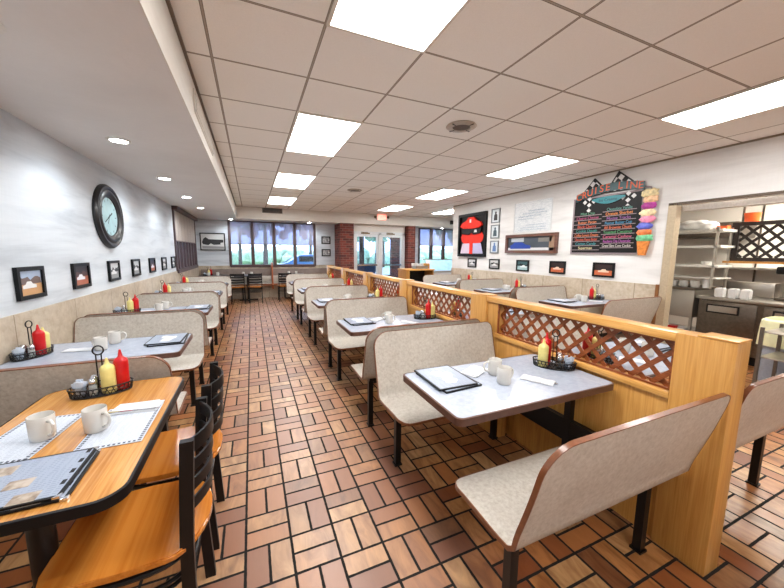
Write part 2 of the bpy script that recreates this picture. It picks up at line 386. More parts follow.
struct(bbox_('soffit_fascia', SX, SX+.006, YF, HY, SZ-.002, CEIL-.02, M['fascia']))
struct(bbox_('trim_1', SX+.006, SX+.022, YF, HY, CEIL-.02, CEIL-.001, plain('bronze_edge_trim', srgb(110, 96, 82), .5)))
struct(bbox_('ceiling_header', SX+.001, XE, HY, YB, SZ, CEIL-.001, M['fascia']))
struct(bbox_('trim_2', WR-.014, WR-.001, YF, YC, CEIL-.02, CEIL-.001, plain('wall_edge_trim', srgb(140, 128, 112), .5)))
# wainscots
struct(bbox_('wainscot_left', WL+.001, WL+.016, YF, YB-.001, 0, 1.02, M['wainY']))
struct(bbox_('wainscot_right', WR-.016, WR-.001, KY+.075, YC-.001, 0, 1.035, M['wainY']))
struct(bbox_('wainscot_back', WL+.017, 2.6, YB-.016, YB-.001, 0, 1.0, M['wainX']))
struct(bbox_('wainscot_corner', WR, WR+.25, YC, YC+.012, 0, 1.035, M['wainX']))
# brick pillars
struct(bbox_('brick_pillar_left', 2.62, 3.06, 10.22, YB-.001, 0, SZ, M['brick']))
struct(bbox_('brick_pillar_right', 5.02, 5.29, 10.22, 10.6, 0, SZ, M['brick']))
# jamb of the kitchen opening
jm = plain('beige_metal_jamb', srgb(186, 170, 144), .4, .2)
bm = bmesh.new(); box(bm, WR-.02, WR+.10, KY-.03, KY+.004, 0, 2.09); box(bm, WR-.02, WR-.001, KY+.004, KY+.06, 0, 2.09)
struct(finish('trim_3', bm, jm))
struct(bbox_('trim_4', WR-.02, WR-.001, -1.2, KY+.06, 2.075, 2.105, plain('dark_head_trim', srgb(92, 78, 64), .5)))
struct(bbox_('trim_7', WR+.12, WR+.28, -1.4, 4.5, 2.005, 2.075, plain('white_head_band', srgb(246, 245, 242), .5)))
# small dark wooden end trim on the wainscot beside the opening
struct(bbox_('trim_5', WR-.03, WR-.001, KY+.061, KY+.10, 0, 1.04, mat_wood('brown_end_trim', srgb(96, 58, 30), srgb(130, 84, 44), srgb(150, 104, 62), 2)))

# ---- windows
def window(name, axis, c, a0, a1, z0, z1, nmull, shade_to, depth_dir=1, valance=False, shade_frac=1.0):
    """frame, mullions, glass and roller shades in a hole"""
    root = struct(empty(name, (0, 0, 0)))
    def B_(bm, a, b, za, zb, d0, d1):
        lo, hi = sorted((c+depth_dir*d0, c+depth_dir*d1))
        if axis == 1: box(bm, a, b, lo, hi, za, zb)
        else: box(bm, lo, hi, a, b, za, zb)
    bm = bmesh.new(); w = .06
    B_(bm, a0-.03, a0+w-.02, z0-.03, z1+.03, -.03, .1); B_(bm, a1-w+.02, a1+.03, z0-.03, z1+.03, -.03, .1)
    B_(bm, a0, a1, z1-.03, z1+.03, -.029, .1); B_(bm, a0, a1, z0-.05, z0+.03, -.045, .1)
    finish('window_frame', bm, M['winframe'], root)
    step = (a1-a0)/nmull
    for i in range(1, nmull):
        bm = bmesh.new(); B_(bm, a0+i*step-.05, a0+i*step+.05, z0+.03, z1-.03, -.01, .1); finish('mullion', bm, M['winframe'], root)
    for i in range(nmull):
        bm = bmesh.new(); B_(bm, a0+i*step+.03, a0+(i+1)*step-.03, z0+.03, z1-.03, .05, .058); finish('glass_pane', bm, M['glass'], root)
        if shade_to:
            bm = bmesh.new(); B_(bm, a0+i*step+.012, a0+(i+1)*step-.012, shade_to, z1-.02, -.016, -.0145)
            sh = finish('roller_shade', bm, M['shade'], root)
            bm = bmesh.new(); B_(bm, a0+i*step+.012, a0+(i+1)*step-.012, shade_to-.022, shade_to, -.022, -.010); finish('hem_bar', bm, plain('shade_hem', srgb(116, 98, 96), .5), sh)
    return root
window('window_1', 1, YB, *BWIN, 4, 1.67)
window('window_2', 1, YB, *RWIN, 5, 1.72)
lw = window('window_3', 0, WL, *LW, 7, 1.66, -1)
for ch in lw.children:
    if ch.name.startswith('roller_shade'): ch.data.materials.clear(); ch.data.materials.append(M['shade_opaque'])
struct(bbox_('ground_added_dark_wall', WL-1.6, WL-1.4, 6, 13, -.1, 3.2, plain('purple_brown_backing', srgb(120, 96, 108), .8, scale=3)))  # added wall outside, only to darken the view through the side window
bm = bmesh.new(); box(bm, WL+.001, WL+.10, LW[0]-.05, LW[1]+.05, 2.27, SZ-.002); finish('valance', bm, M['winframe'], lw)

# ---- entrance doors (glazed, white frames)
dr = struct(empty('door_1'))
DY = 10.42
bm = bmesh.new()
for a, b in ((3.085, 3.17), (3.99, 4.08), (4.89, 4.985)): box(bm, a, b, DY, DY+.1, 0, 2.1)
box(bm, 3.085, 4.985, DY, DY+.1, 2.03, 2.12)
finish('door_frame', bm, M['doorframe'], dr)
for a, b in ((3.17, 3.99), (4.08, 4.89)):
    bm = bmesh.new(); w = .07
    box(bm, a+.004, a+w, DY+.02, DY+.07, .01, 2.025); box(bm, b-w, b-.004, DY+.02, DY+.07, .01, 2.025)
    box(bm, a+w, b-w, DY+.02, DY+.07, 1.95, 2.025); box(bm, a+w, b-w, DY+.02, DY+.07, .01, .22)
    lf = finish('door_leaf', bm, M['doorframe'], dr)
    bbox_('door_glass', a+w, b-w, DY+.04, DY+.048, .22, 1.95, M['glass'], lf)
    bbox_('push_bar', a+.05, b-.05, DY-.03, DY+.0, .98, 1.03, M['chrome'], lf)
    bm = bmesh.new(); box(bm, a+.2, a+.5, DY-.03, DY+.0, 2.04, 2.08); tube(bm, [(a+.3, DY-.02, 2.08), (a+.15, DY-.14, 2.09), (a+.42, DY-.06, 2.09)], .01, 6)
    finish('door_closer', bm, plain('brass_closer', srgb(122, 104, 76), .4, .6), lf)
# vestibule beyond the doors
vb = struct(empty('wall_vestibule'))
bm = bmesh.new(); box(bm, 2.9, 5.4, 12.6, 12.72, 0, .5); box(bm, 2.9, 5.4, 12.6, 12.72, 2.15, 2.6)
for a, b in ((2.9, 3.1), (4.02, 4.2), (4.78, 4.92)): box(bm, a, b, 12.59, 12.73, .5, 2.15)
finish('vestibule_window_frame', bm, M['winframe'], vb)
bbox_('vestibule_brick', 5.4, 6.4, 12.55, 12.75, 0, 2.6, M['brick'], vb)
bbox_('vestibule_glass', 3.1, 5.4, 12.64, 12.648, .5, 2.15, M['glass'], vb)
bbox_('vestibule_ceiling', 2.6, 6.6, 11.2, 12.8, 2.6, 2.66, M['fascia'], vb)
bbox_('vestibule_floor', 2.6, 6.6, YB+.2, 12.8, -.1, 0, M['asphalt'], vb)
bbox_('vestibule_panel', 3.2, 4.6, 12.4, 12.5, 0, .98, plain('dark_blue_panel', srgb(46, 58, 88), .5), vb)

# ---- outdoors
struct(bbox_('ground', -40, 60, YB+.25, 90, -.35, -.12, M['grass']))
struct(bbox_('ground_parking', -40, 60, 17, 30, -.119, -.10, M['asphalt']))
def tree(x, y, h, m, label, k):
    r = empty('tree', (x, y, -.1)); tag(r, label, 'tree', 'trees outside the windows')
    bm = bmesh.new(); tube(bm, [(0, 0, 0), (.05, 0, h*.4), (0, .1, h*.75)], [.16, .12, .05], 8); finish('trunk', bm, M['bark'], r)
    bm = bmesh.new(); rnd = random.Random(k)
    for i in range(170):
        a = rnd.uniform(0, 2*PI); e = rnd.uniform(-.9, 1); q = rnd.uniform(.4, 1)
        p = Vector((math.cos(a)*h*.34*q*math.sqrt(max(0, 1-e*e)), math.sin(a)*h*.3*q*math.sqrt(max(0, 1-e*e)), h*.66+e*h*.34*q))
        bmesh.ops.create_icosphere(bm, subdivisions=1, radius=rnd.uniform(.12, .34), matrix=Matrix.Translation(p))
    for v in bm.verts: v.co += Vector((rnd.uniform(-.06, .06), rnd.uniform(-.06, .06), rnd.uniform(-.06, .06)))
    finish('crown', bm, m, r)
for i, (x, y, h, m, l) in enumerate(((-3.6, 20.5, 5.6, 'pinkleaf', 'pinkish leafy tree seen through the leftmost pane of the back window'), (-.9, 31, 7.4, 'leaf', 'green tree far behind the lawn seen through the back window'), (.8, 22, 6.0, 'pinkleaf', 'pinkish leafy tree seen through the middle panes of the back window'),
    (4.9, 30, 7.0, 'pinkleaf', 'pinkish tree far behind the parking strip'), (9.2, 34, 7.0, 'leaf', 'green tree seen past the right edge of the back window'), (9.0, 24, 6.0, 'leaf', 'green tree seen through the left glass door'),
    (12.4, 31, 7.5, 'leaf', 'green tree seen through the right glass door'), (16.5, 24, 6.4, 'leaf', 'green tree seen through the windows beyond the salad bar'), (21.0, 26, 6.4, 'pinkleaf', 'pinkish tree seen through the windows beyond the salad bar'))):
    tree(x, y, h, M[m], l, i)
hd = bmesh.new(); rnd = random.Random(9)
for i in range(200):
    bmesh.ops.create_icosphere(hd, subdivisions=1, radius=rnd.uniform(.5, 1.1), matrix=Matrix.Translation((-22+i*.35, 36+rnd.uniform(-.8, .8), rnd.uniform(.2, 1.3))))
o = finish('hedge', hd, mat_foliage('hedge_leaves', srgb(150, 172, 150), srgb(190, 202, 184))); tag(o, 'long pale green hedge along the far side of the parking strip', 'hedge', kind='stuff')
def car():
    r = empty('car', (3.3, 18.9, -.1)); tag(r, 'parked blue car seen through the right pane of the back window', 'car')
    prof = [(-2.1, .35), (-2.15, .75), (-1.5, .92), (-.9, 1.35), (.6, 1.38), (1.3, .95), (2.0, .85), (2.15, .6), (2.1, .35)]
    bm = bmesh.new(); a = [bm.verts.new((x, -.85, z)) for x, z in prof]; b = [bm.verts.new((x, .85, z)) for x, z in prof]; bm.faces.new(a); bm.faces.new(b[::-1])
    for i in range(len(prof)): bm.faces.new([a[i], a[(i+1) % len(prof)], b[(i+1) % len(prof)], b[i]])
    bmesh.ops.bevel(bm, geom=bm.edges[:], offset=.05, segments=2, affect='EDGES')
    finish('car_body', bm, plain('blue_grey_car_paint', srgb(66, 96, 140), .3), r, smooth=True)
    bbox_('car_window', -.95, .75, -.86, .86, 1.0, 1.28, M['blackp'], r)
    for x in (-1.35, 1.35):
        for y in (-.8, .8):
            bm = bmesh.new(); tube(bm, [(x, y-.1, .33), (x, y+.1, .33)], .33, 16); finish('wheel', bm, M['blackp'], r)
car()

# ---- kitchen shell
struct(bbox_('wall_kitchen_back', 7.35, 7.5, -1.6, 5.0, 0, 2.5, M['kwall']))
struct(bbox_('wall_kitchen_left', WR+.09, 7.35, 4.6, 4.75, 0, 2.5, M['kwall']))
struct(bbox_('wall_kitchen_right', WR+.09, 7.35, -1.6, -1.45, 0, 2.5, M['kwall']))
struct(bbox_('ceiling_kitchen', WR+.09, 7.5, -1.6, 4.75, 2.5, 2.6, M['kwall']))

# ================================================================== CEILING THINGS
def mk_light():
    r = empty('ceiling_light')
    bm = bmesh.new(); a, b = .304, .609
    for x0, x1, y0, y1 in ((-a, a, -b, -b+.018), (-a, a, b-.018, b), (-a, -a+.018, -b+.018, b-.018), (a-.018, a, -b+.018, b-.018)): box(bm, x0, x1, y0, y1, -.014, 0)
    finish('light_frame', bm, M['lampframe'], r)
    bbox_('diffuser', -a+.018, a-.018, -b+.018, b-.018, -.009, -.002, M['lamp'], r)
    return r
ow = ['nearest', 'second', 'third', 'fourth', 'fifth']
for side, cx, ys in (('left', .736, (1.325, 3.755, 6.185, 8.615)), ('right', 3.785, (1.325, 3.755, 6.185, 8.615))):
    for i, y in enumerate(ys):
        o = inst('troffer', mk_light, (cx, y, CEIL-.001))
        tag(o, f'{ow[i] if i < 3 else "farthest"} lit rectangular ceiling light in the {side} row', 'ceiling light', 'fluorescent ceiling lights')
o = inst('troffer', mk_light, (5.61, 8.615, CEIL-.001)); tag(o, 'lit rectangular ceiling light beyond the end of the right wall', 'ceiling light', 'fluorescent ceiling lights')
o = inst('troffer', mk_light, (.736, -1.1, CEIL-.001)); tag(o, 'lit rectangular ceiling light behind the viewer in the left row', 'ceiling light', 'fluorescent ceiling lights')
o = inst('troffer', mk_light, (3.785, -1.1, CEIL-.001)); tag(o, 'lit rectangular ceiling light behind the viewer in the right row', 'ceiling light', 'fluorescent ceiling lights')
kl = empty('kitchen_light', (6.4, 1.6, 2.499)); tag(kl, 'lit ceiling light inside the kitchen above the counter', 'ceiling light')
bbox_('light_frame', -.32, .32, -.64, .64, -.02, 0, M['lampframe'], kl); bbox_('diffuser', -.29, .29, -.6, .6, -.03, -.021, M['klamp'], kl)
def mk_can():
    r = empty('recessed_light'); bm = bmesh.new()
    lathe(bm, [(.062, -.001), (.085, -.001), (.088, -.006), (.062, -.009)], 24, caps=(False, False)); finish('trim_ring', bm, M['lampframe'], r, smooth=True)
    bm = bmesh.new(); lathe(bm, [(.001, -.006), (.062, -.006), (.062, -.002), (.001, -.002)], 24); finish('lens', bm, M['can'], r)
    ld = bpy.data.lights.new('can_lamp', 'SPOT'); ld.energy = CAN_SPOT; ld.color = (.84, .93, 1); ld.spot_size = math.radians(150); ld.spot_blend = .6; ld.shadow_soft_size = .05
    lo = bpy.data.objects.new('can_lamp', ld); C.objects.link(lo); lo.parent = r; lo.location = (0, 0, -.02)
    return r
for i, (x, y) in enumerate([(-.97, .4), (-.97, 1.95), (-.97, 3.5), (-.97, 5.05), (-.97, 6.6), (-.95, 8.1)]):
    o = inst('can', mk_can, (x, y, SZ-.0005))
    tag(o, ('round recessed light in the left soffit above the viewer', 'round recessed light in the left soffit nearest the frame edge', 'round recessed light in the left soffit before the wall clock', 'round recessed light in the left soffit just past the wall clock', 'round recessed light in the left soffit before the side window', 'round recessed light in the left soffit beside the side window')[i], 'recessed light', 'recessed soffit lights')
for x, l in ((-.5, 'round recessed light above the left end of the back window'), (1.72, 'round recessed light above the right end of the back window'), (6.6, 'round recessed light above the window beyond the salad bar')):
    o = inst('can', mk_can, (x, 10.6, SZ-.0005)); tag(o, l, 'recessed light', 'recessed soffit lights')
def mk_speaker():
    r = empty('ceiling_vent'); bm = bmesh.new()
    lathe(bm, [(.145, 0), (.15, -.006), (.14, -.014), (.09, -.02), (.085, -.012)], 32, caps=(False, False)); finish('vent_rim', bm, plain('pale_metal_rim', srgb(176, 168, 156), .4, .4), r, smooth=True)
    bm = bmesh.new(); lathe(bm, [(.086, -.012), (.05, -.014), (.001, -.015)], 32, caps=(False, False)); finish('grille', bm, plain('dark_speaker_mesh', srgb(84, 72, 60), .6, scale=400, var=.4), r)
    for k in range(4):
        bm = bmesh.new(); t = k*PI/2+.35; box(bm, .086, .14, -.004, .004, -.021, -.008, M4=Matrix.Rotation(t, 4, 'Z')); finish('rib', bm, M['blackp'], r)
    return r
o = inst('vent', mk_speaker, (1.955, 2.835, CEIL-.0005)); tag(o, 'round metal ceiling speaker vent nearer the viewer between the light rows', 'vent', 'round ceiling vents')
o = inst('vent', mk_speaker, (1.97, 6.5, CEIL-.0005)); tag(o, 'small dark round ceiling vent farther back near the exit sign', 'vent', 'round ceiling vents')
g = empty('air_grille', (.615, HY, 2.61)); tag(g, 'dark slatted air grille on the header above the back window', 'grille')
bbox_('grille_backing', -.265, .265, -.006, -.001, -.07, .065, M['blackp'], g)
bm = bmesh.new()
for i in range(24): x = -.255+i*.022; box(bm, x, x+.008, -.018, -.006, -.06, .055)
box(bm, -.275, .275, -.02, -.001, -.075, -.06); box(bm, -.275, .275, -.02, -.001, .055, .068); box(bm, -.275, -.262, -.02, -.001, -.06, .055); box(bm, .262, .275, -.02, -.001, -.06, .055)
finish('grille_slats', bm, plain('grille_metal', srgb(120, 110, 100), .5), g)
g = empty('air_grille', (SX+.007, 3.45, 2.52)); tag(g, 'long white narrow vent on the face of the left soffit', 'grille')
bm = bmesh.new(); box(bm, 0, .008, -.6, .6, -.08, .08)
for i in range(5): box(bm, .008, .016, -.58, .58, -.065+i*.028, -.052+i*.028)
finish('grille_slats', bm, M['fascia'], g)
ex = empty('exit_sign', (4.0, HY, 2.58)); tag(ex, 'glowing red exit sign with side lamps above the entrance doors', 'sign')
bbox_('sign_housing', -.17, .17, -.055, -.001, -.10, .10, M['whitep'], ex, .008)
bbox_('sign_face', -.155, .155, -.06, -.055, -.085, .085, M['exit'], ex)
text_obj('exit_lettering', 'EXIT', .15, M['exitred'], (0, -.062, 0), (PI/2, 0, 0), ex, .001)
for s in (-1, 1):
    bm = bmesh.new(); tube(bm, [(s*.2, -.03, .02), (s*.24, -.08, .0)], [.03, .045], 12); finish('emergency_lamp', bm, plain('olive_lamp_head', srgb(110, 104, 84), .4), ex, smooth=True)
o = bbox_('wall_speaker', 6.68, 6.78, HY-.08, HY-.001, 2.46, 2.6, M['blackp'], bev=.01); tag(o, 'small black box speaker on the header beyond the right wall', 'speaker')

# ================================================================== BOOTH FURNITURE
def bench_mesh(L, part, ws=-1, zt_=.885):
    """one bent sheet: seat facing +y, back at -y; x from -L/2 to L/2"""
    prof = [(.25, .437), (.22, .447), (.16, .452), (.05, .448), (-.04, .443)]
    # bend
    cx, cz, r = -.086, .493, .05
    for k in range(1, 8):
        a = math.radians(-90-78*k/8); prof.append((cx+r*math.cos(a), cz+r*math.sin(a)))
    y1, z1 = -.138, .515
    for k in range(9): t = k/8; prof.append((y1+(-.238-y1)*t-.005*math.sin(PI*t), z1+(zt_-z1)*t))
    # resample arc length
    P = [Vector((0, a, b)) for a, b in prof]; s = [0]
    for a, b in zip(P, P[1:]): s.append(s[-1]+(b-a).length)
    T = s[-1]
    def at(q):
        q = min(max(q, 0), T)
        for i in range(len(s)-1):
            if q <= s[i+1]+1e-9:
                f = (q-s[i])/(s[i+1]-s[i]); return P[i].lerp(P[i+1], f), (P[i+1]-P[i]).normalized()
        return P[-1], (P[-1]-P[-2]).normalized()
    rf, rb = .07, .11
    qs = [rf*(1-math.cos(math.radians(90*k/6))) for k in range(6)]+[rf+(T-rf-rb)*k/18 for k in range(19)]+[T-rb+rb*math.sin(math.radians(90*k/8)) for k in range(1, 9)]
    def half(q, sg=1):
        e = L/2; f_, b_ = (rf, rb) if sg != ws else (.03, .055)
        if q < f_: d = f_-q; return e-f_+math.sqrt(max(0, f_*f_-d*d))
        if q > T-b_: d = q-(T-b_); return e-b_+math.sqrt(max(0, b_*b_-d*d))
        return e
    th = .0075
    def nrm(t): return Vector((0, -t.z, t.y))*-1      # towards the sitter
    bm = bmesh.new()
    if part == 'sheet':
        rows = []
        for q in qs:
            p, t = at(q); n = nrm(t); h1, h2 = half(q, 1), half(q, -1); r_ = []
            for sg in (1, -1):
                r_.append([bm.verts.new(Vector((-h2+(h1+h2)*f, p.y, p.z))+n*th*sg) for f in (0, .25, .5, .75, 1)])
            rows.append(r_)
        for A, B_ in zip(rows, rows[1:]):
            for sg in (0, 1):
                for k in range(4): bm.faces.new([A[sg][k], A[sg][k+1], B_[sg][k+1], B_[sg][k]])
            for k in (0, 4): bm.faces.new([A[0][k], A[1][k], B_[1][k], B_[0][k]])
        for R_ in (rows[0], rows[-1]):
            for k in range(4): bm.faces.new([R_[0][k], R_[0][k+1], R_[1][k+1], R_[1][k]])
    else:
        loop = []
        for q in qs: loop.append((half(q, 1), q, 1))
        for q in reversed(qs): loop.append((-half(q, -1), q, -1))
        secs = []
        n_ = len(loop)
        cen = []
        for hx, q, sg in loop: cen.append((hx, q))
        for i, (hx, q) in enumerate(cen):
            p, t = at(q); n = nrm(t)
            ax, aq = cen[i-1]; bx, bq = cen[(i+1) % n_]
            dx, dq = bx-ax, bq-aq; l = math.hypot(dx, dq) or 1
            ox, oq = dq/l, -dx/l          # outward in the sheet plane
            o3 = Vector((ox, 0, 0))+t*oq
            c = Vector((hx, p.y, p.z)); w = th+.0012
            secs.append([bm.verts.new(c+o3*.0025+n*w), bm.verts.new(c+o3*.0025-n*w), bm.verts.new(c-o3*.002-n*w), bm.verts.new(c-o3*.002+n*w)])
        for i in range(n_):
            A, B_ = secs[i], secs[(i+1) % n_]
            for k in range(4):
                try: bm.faces.new([A[k], A[(k+1) % 4], B_[(k+1) % 4], B_[k]])
                except ValueError: pass
    return bm
def mk_bench(L, ws=-1, zt_=.885):
    def f():
        r = empty('booth_bench')
        finish('bench_shell', bench_mesh(L, 'sheet', ws, zt_), M['bench'], r, smooth=True)
        finish('edge_band', bench_mesh(L, 'edge', ws, zt_), M['bedge'], r, smooth=True)
        for s in (-1, 1):
            bm = bmesh.new(); x = s*(L/2-.10)
            box(bm, x-.019, x+.019, -.045, -.007, 0, .40); box(bm, x-.026, x+.026, -.052, 0, 0, .012)
            box(bm, x-.02, x+.02, -.07, .20, .40, .428)
            finish('leg', bm, M['black'], r)
        bbox_('seat_beam', -L/2+.12, L/2-.12, -.05, -.005, .375, .425, M['black'], r)
        return r
    return f
TZ = .745
def mk_table(L, post):
    def f():
        r = empty('booth_table')
        # local x: 0 at the wall, L at the aisle end
        out = rrect(0, L, -.287, .287, .035, 6)
        bm = bmesh.new(); prism(bm, rrect(.002, L-.004, -.283, .283, .033, 6), TZ-.03, TZ); finish('tabletop', bm, M['table'], r)
        bm = bmesh.new()
        inn = rrect(.004, L-.009, -.278, .278, .030, 6); n = len(out); rings = []
        for poly, z in ((inn, TZ-.034), (out, TZ-.034), (out, TZ-.0), (inn, TZ+.0015)):
            rings.append([bm.verts.new((x, y, z)) for x, y in poly])
        for A, B_ in zip(rings, rings[1:]):
            for i in range(n): bm.faces.new([A[i], A[(i+1) % n], B_[(i+1) % n], B_[i]])
        finish('table_edge', bm, M['tedge'], r, smooth=True)
        bm = bmesh.new(); box(bm, .02, .06, .03, .07, .0, TZ-.075); box(bm, .02, L*.62, .02, .08, TZ-.075, TZ-.034)
        finish('wall_bracket', bm, M['black'], r)
        bm = bmesh.new(); box(bm, .022, .058, -.34, .22, .29, .43); sr = finish('support_rail', bm, M['black'], r)
        return r
    return f
# ---- tabletop things
def mk_mug():
    r = empty('coffee_mug'); bm = bmesh.new()
    lathe(bm, [(.001, .0), (.032, .0), (.0355, .004), (.037, .03), (.0375, .06), (.038, .088), (.0365, .090), (.0345, .086), (.034, .05), (.032, .012), (.001, .009)], 24); finish('mug_body', bm, M['white'], r, smooth=True)
    bm = bmesh.new(); tube(bm, [(.036, 0, .072), (.052, 0, .076), (.066, 0, .064), (.068, 0, .045), (.058, 0, .026), (.036, 0, .018)], .0055, 8); finish('mug_handle', bm, M['white'], r, smooth=True)
    return r
def mk_ketchup(m, h=1.0):
    def f():
        r = empty('squeeze_bottle'); bm = bmesh.new()
        lathe(bm, [(.001, 0), (.026, 0), (.029, .004), (.029, .09*h), (.030, .12*h), (.029, .135*h)], 20); finish('bottle_body', bm, m, r, smooth=True)
        bm = bmesh.new(); lathe(bm, [(.030, .132*h), (.030, .142*h), (.024, .155*h), (.013, .163*h), (.010, .168*h), (.004, .20*h), (.001, .201*h)], 20); finish('bottle_cap', bm, m, r, smooth=True)
        return r
    return f
def mk_shaker(filling, capm):
    def f():
        r = empty('shaker'); bm = bmesh.new(); lathe(bm, [(.001, .0), (.018, .0), (.019, .01), (.018, .055), (.016, .06)], 12); finish('shaker_glass', bm, M['jar'], r, smooth=True)
        bm = bmesh.new(); lathe(bm, [(.001, .004), (.0155, .004), (.0155, .045), (.001, .045)], 12); finish('shaker_filling', bm, filling, r)
        bm = bmesh.new(); lathe(bm, [(.0175, .058), (.0185, .06), (.0185, .07), (.012, .08), (.001, .083)], 12); finish('shaker_cap', bm, capm, r, smooth=True)
        return r
    return f
salt = plain('white_salt', srgb(226, 226, 222), .8); pepper = plain('ground_pepper', srgb(60, 50, 42), .8)
def mk_packets():
    r = empty('packet_holder'); bm = bmesh.new(); lathe(bm, [(.024, .0), (.026, .002), (.028, .045), (.0265, .045), (.0245, .004)], 16, caps=(True, False)); finish('glass_cup', bm, M['jar'], r, smooth=True)
    bm = bmesh.new(); rnd = random.Random(5)
    for i in range(9):
        Mx = Matrix.Translation((rnd.uniform(-.012, .012), -.016+i*.004, .032+rnd.uniform(-.006, .01))) @ Matrix.Rotation(rnd.uniform(-.3, .3), 4, 'Y') @ Matrix.Rotation(rnd.uniform(-.15, .15), 4, 'X')
        box(bm, -.014, .014, -.0012, .0012, -.028, .034, M4=Mx)
    o = finish('sugar_packets', bm, plain('pale_blue_paper', srgb(206, 216, 230), .7, var=.1), r); o['kind'] = 'stuff'
    return r
def mk_caddy():
    r = empty('condiment_caddy'); a, b = .115, .062
    def oval(z, k=1.0, n=28): return [(a*k*math.cos(2*PI*i/n), b*k*math.sin(2*PI*i/n), z) for i in range(n)]
    bm = bmesh.new(); tube(bm, oval(.004), .0032, 6, True); tube(bm, oval(.042, 1.06), .0032, 6, True); tube(bm, oval(.024, 1.03), .0018, 5, True)
    n = 30
    for i in range(n):
        t = 2*PI*i/n; t2 = 2*PI*(i+.7)/n; t3 = 2*PI*(i-.7)/n
        tube(bm, [(a*math.cos(t), b*math.sin(t), .004), (a*1.06*math.cos(t2), b*1.06*math.sin(t2), .042)], .0016, 4)
        tube(bm, [(a*math.cos(t), b*math.sin(t), .004), (a*1.06*math.cos(t3), b*1.06*math.sin(t3), .042)], .0016, 4)
    prism(bm, [(p[0]*.97, p[1]*.97) for p in oval(0)], .001, .005)
    finish('wire_basket', bm, M['black'], r)
    bm = bmesh.new()
    ring = [(.02*math.cos(t), 0, .215+.022*math.sin(t)) for t in [2*PI*k/18 for k in range(18)]]
    tube(bm, ring, .0035, 8, True)
    for s in (-1, 1): tube(bm, [(s*.010, 0, .195), (s*.010, 0, .005)], .003, 6)
    finish('carry_handle', bm, M['black'], r, smooth=True)
    return r
def menu_thing(w, d, detail=True):
    def f():
        r = empty('menu_folder'); bm = bmesh.new()
        prism(bm, rrect(-w/2, w/2, -d/2, d/2, .006, 3), 0, .006); finish('menu_cover', bm, M['blackp'], r)
        bm = bmesh.new(); box(bm, -w/2+.009, w/2-.009, -d/2+.009, d/2-.009, .006, .0068); finish('menu_page', bm, M['menu'], r)
        if detail:
            for (px, py, s) in ((.012, -.02, .03), (.06, -.10, .03), (-.07, .07, .034)):
                bm = bmesh.new(); box(bm, px-s, px+s, py-s*.75, py+s*.75, .0068, .0073); finish('page_picture', bm, M['menupic'], r)
            for k in range(4):
                bm = bmesh.new(); y = -d/2+.06+k*.055; box(bm, w/2-.024, w/2-.013, y, y+.022, .0068, .0074); finish('page_mark', bm, M['blackp'], r)
            for sx in (-1, 1):
                for sy in (-1, 1):
                    bm = bmesh.new(); prism(bm, [(sx*(w/2+.0005), sy*(d/2+.0005)), (sx*(w/2-.016), sy*(d/2+.0005)), (sx*(w/2+.0005), sy*(d/2-.016))], -.0003, .0074); finish('corner_clip', bm, M['chrome'], r)
        return r
    return f
def menu_page2(w, d):
    def f():
        r = menu_thing(w, d, False)(); bm = bmesh.new()
        for k, (x, y, a) in enumerate(((-.02, .05, .045), (.01, .0, .055), (.0, -.06, .05), (.035, .03, .03))):
            pts = [(x+a*(1+.25*math.sin(5*t+k))*math.cos(t)*.7, y+a*.8*(1+.2*math.cos(3*t+k))*math.sin(t)) for t in [2*PI*i/20 for i in range(20)]]
            prism(bm, pts, .0068, .0072+.0002*k)
        finish('page_illustration', bm, plain('white_menu_art', srgb(226, 228, 232), .4), r); return r
    return f
def mk_napkin():
    r = empty('rolled_napkin'); bm = bmesh.new()
    rows = []
    for i in range(9):
        y = -.085+.17*i/8; w = .040+.003*math.sin(i*1.7)
        rows.append([bm.verts.new((x*w, y, z*(1+.12*math.sin(i*2)))) for x, z in ((-1, .001), (-.9, .005), (0, .007), (.9, .005), (1, .001))])
    for A, B_ in zip(rows, rows[1:]):
        for k in range(4): bm.faces.new([A[k], A[k+1], B_[k+1], B_[k]])
        bm.faces.new([A[4], A[0], B_[0], B_[4]])
    bm.faces.new(rows[0]); bm.faces.new(rows[-1][::-1])
    finish('napkin_paper', bm, M['paper'], r, smooth=True)
    bm = bmesh.new(); box(bm, -.008, .006, -.102, -.084, .004, .0065); finish('cutlery_handle', bm, M['chrome'], r)
    return r
def mk_napkin_flat():
    r = bmesh.new(); prism(r, [(-.055, -.09), (.05, -.095), (.062, .08), (-.04, .095)], 0, .003); prism(r, [(-.045, -.085), (.055, -.075), (.05, .075), (-.048, .08)], .003, .006)
    return finish('folded_napkin', r, M['paper'])

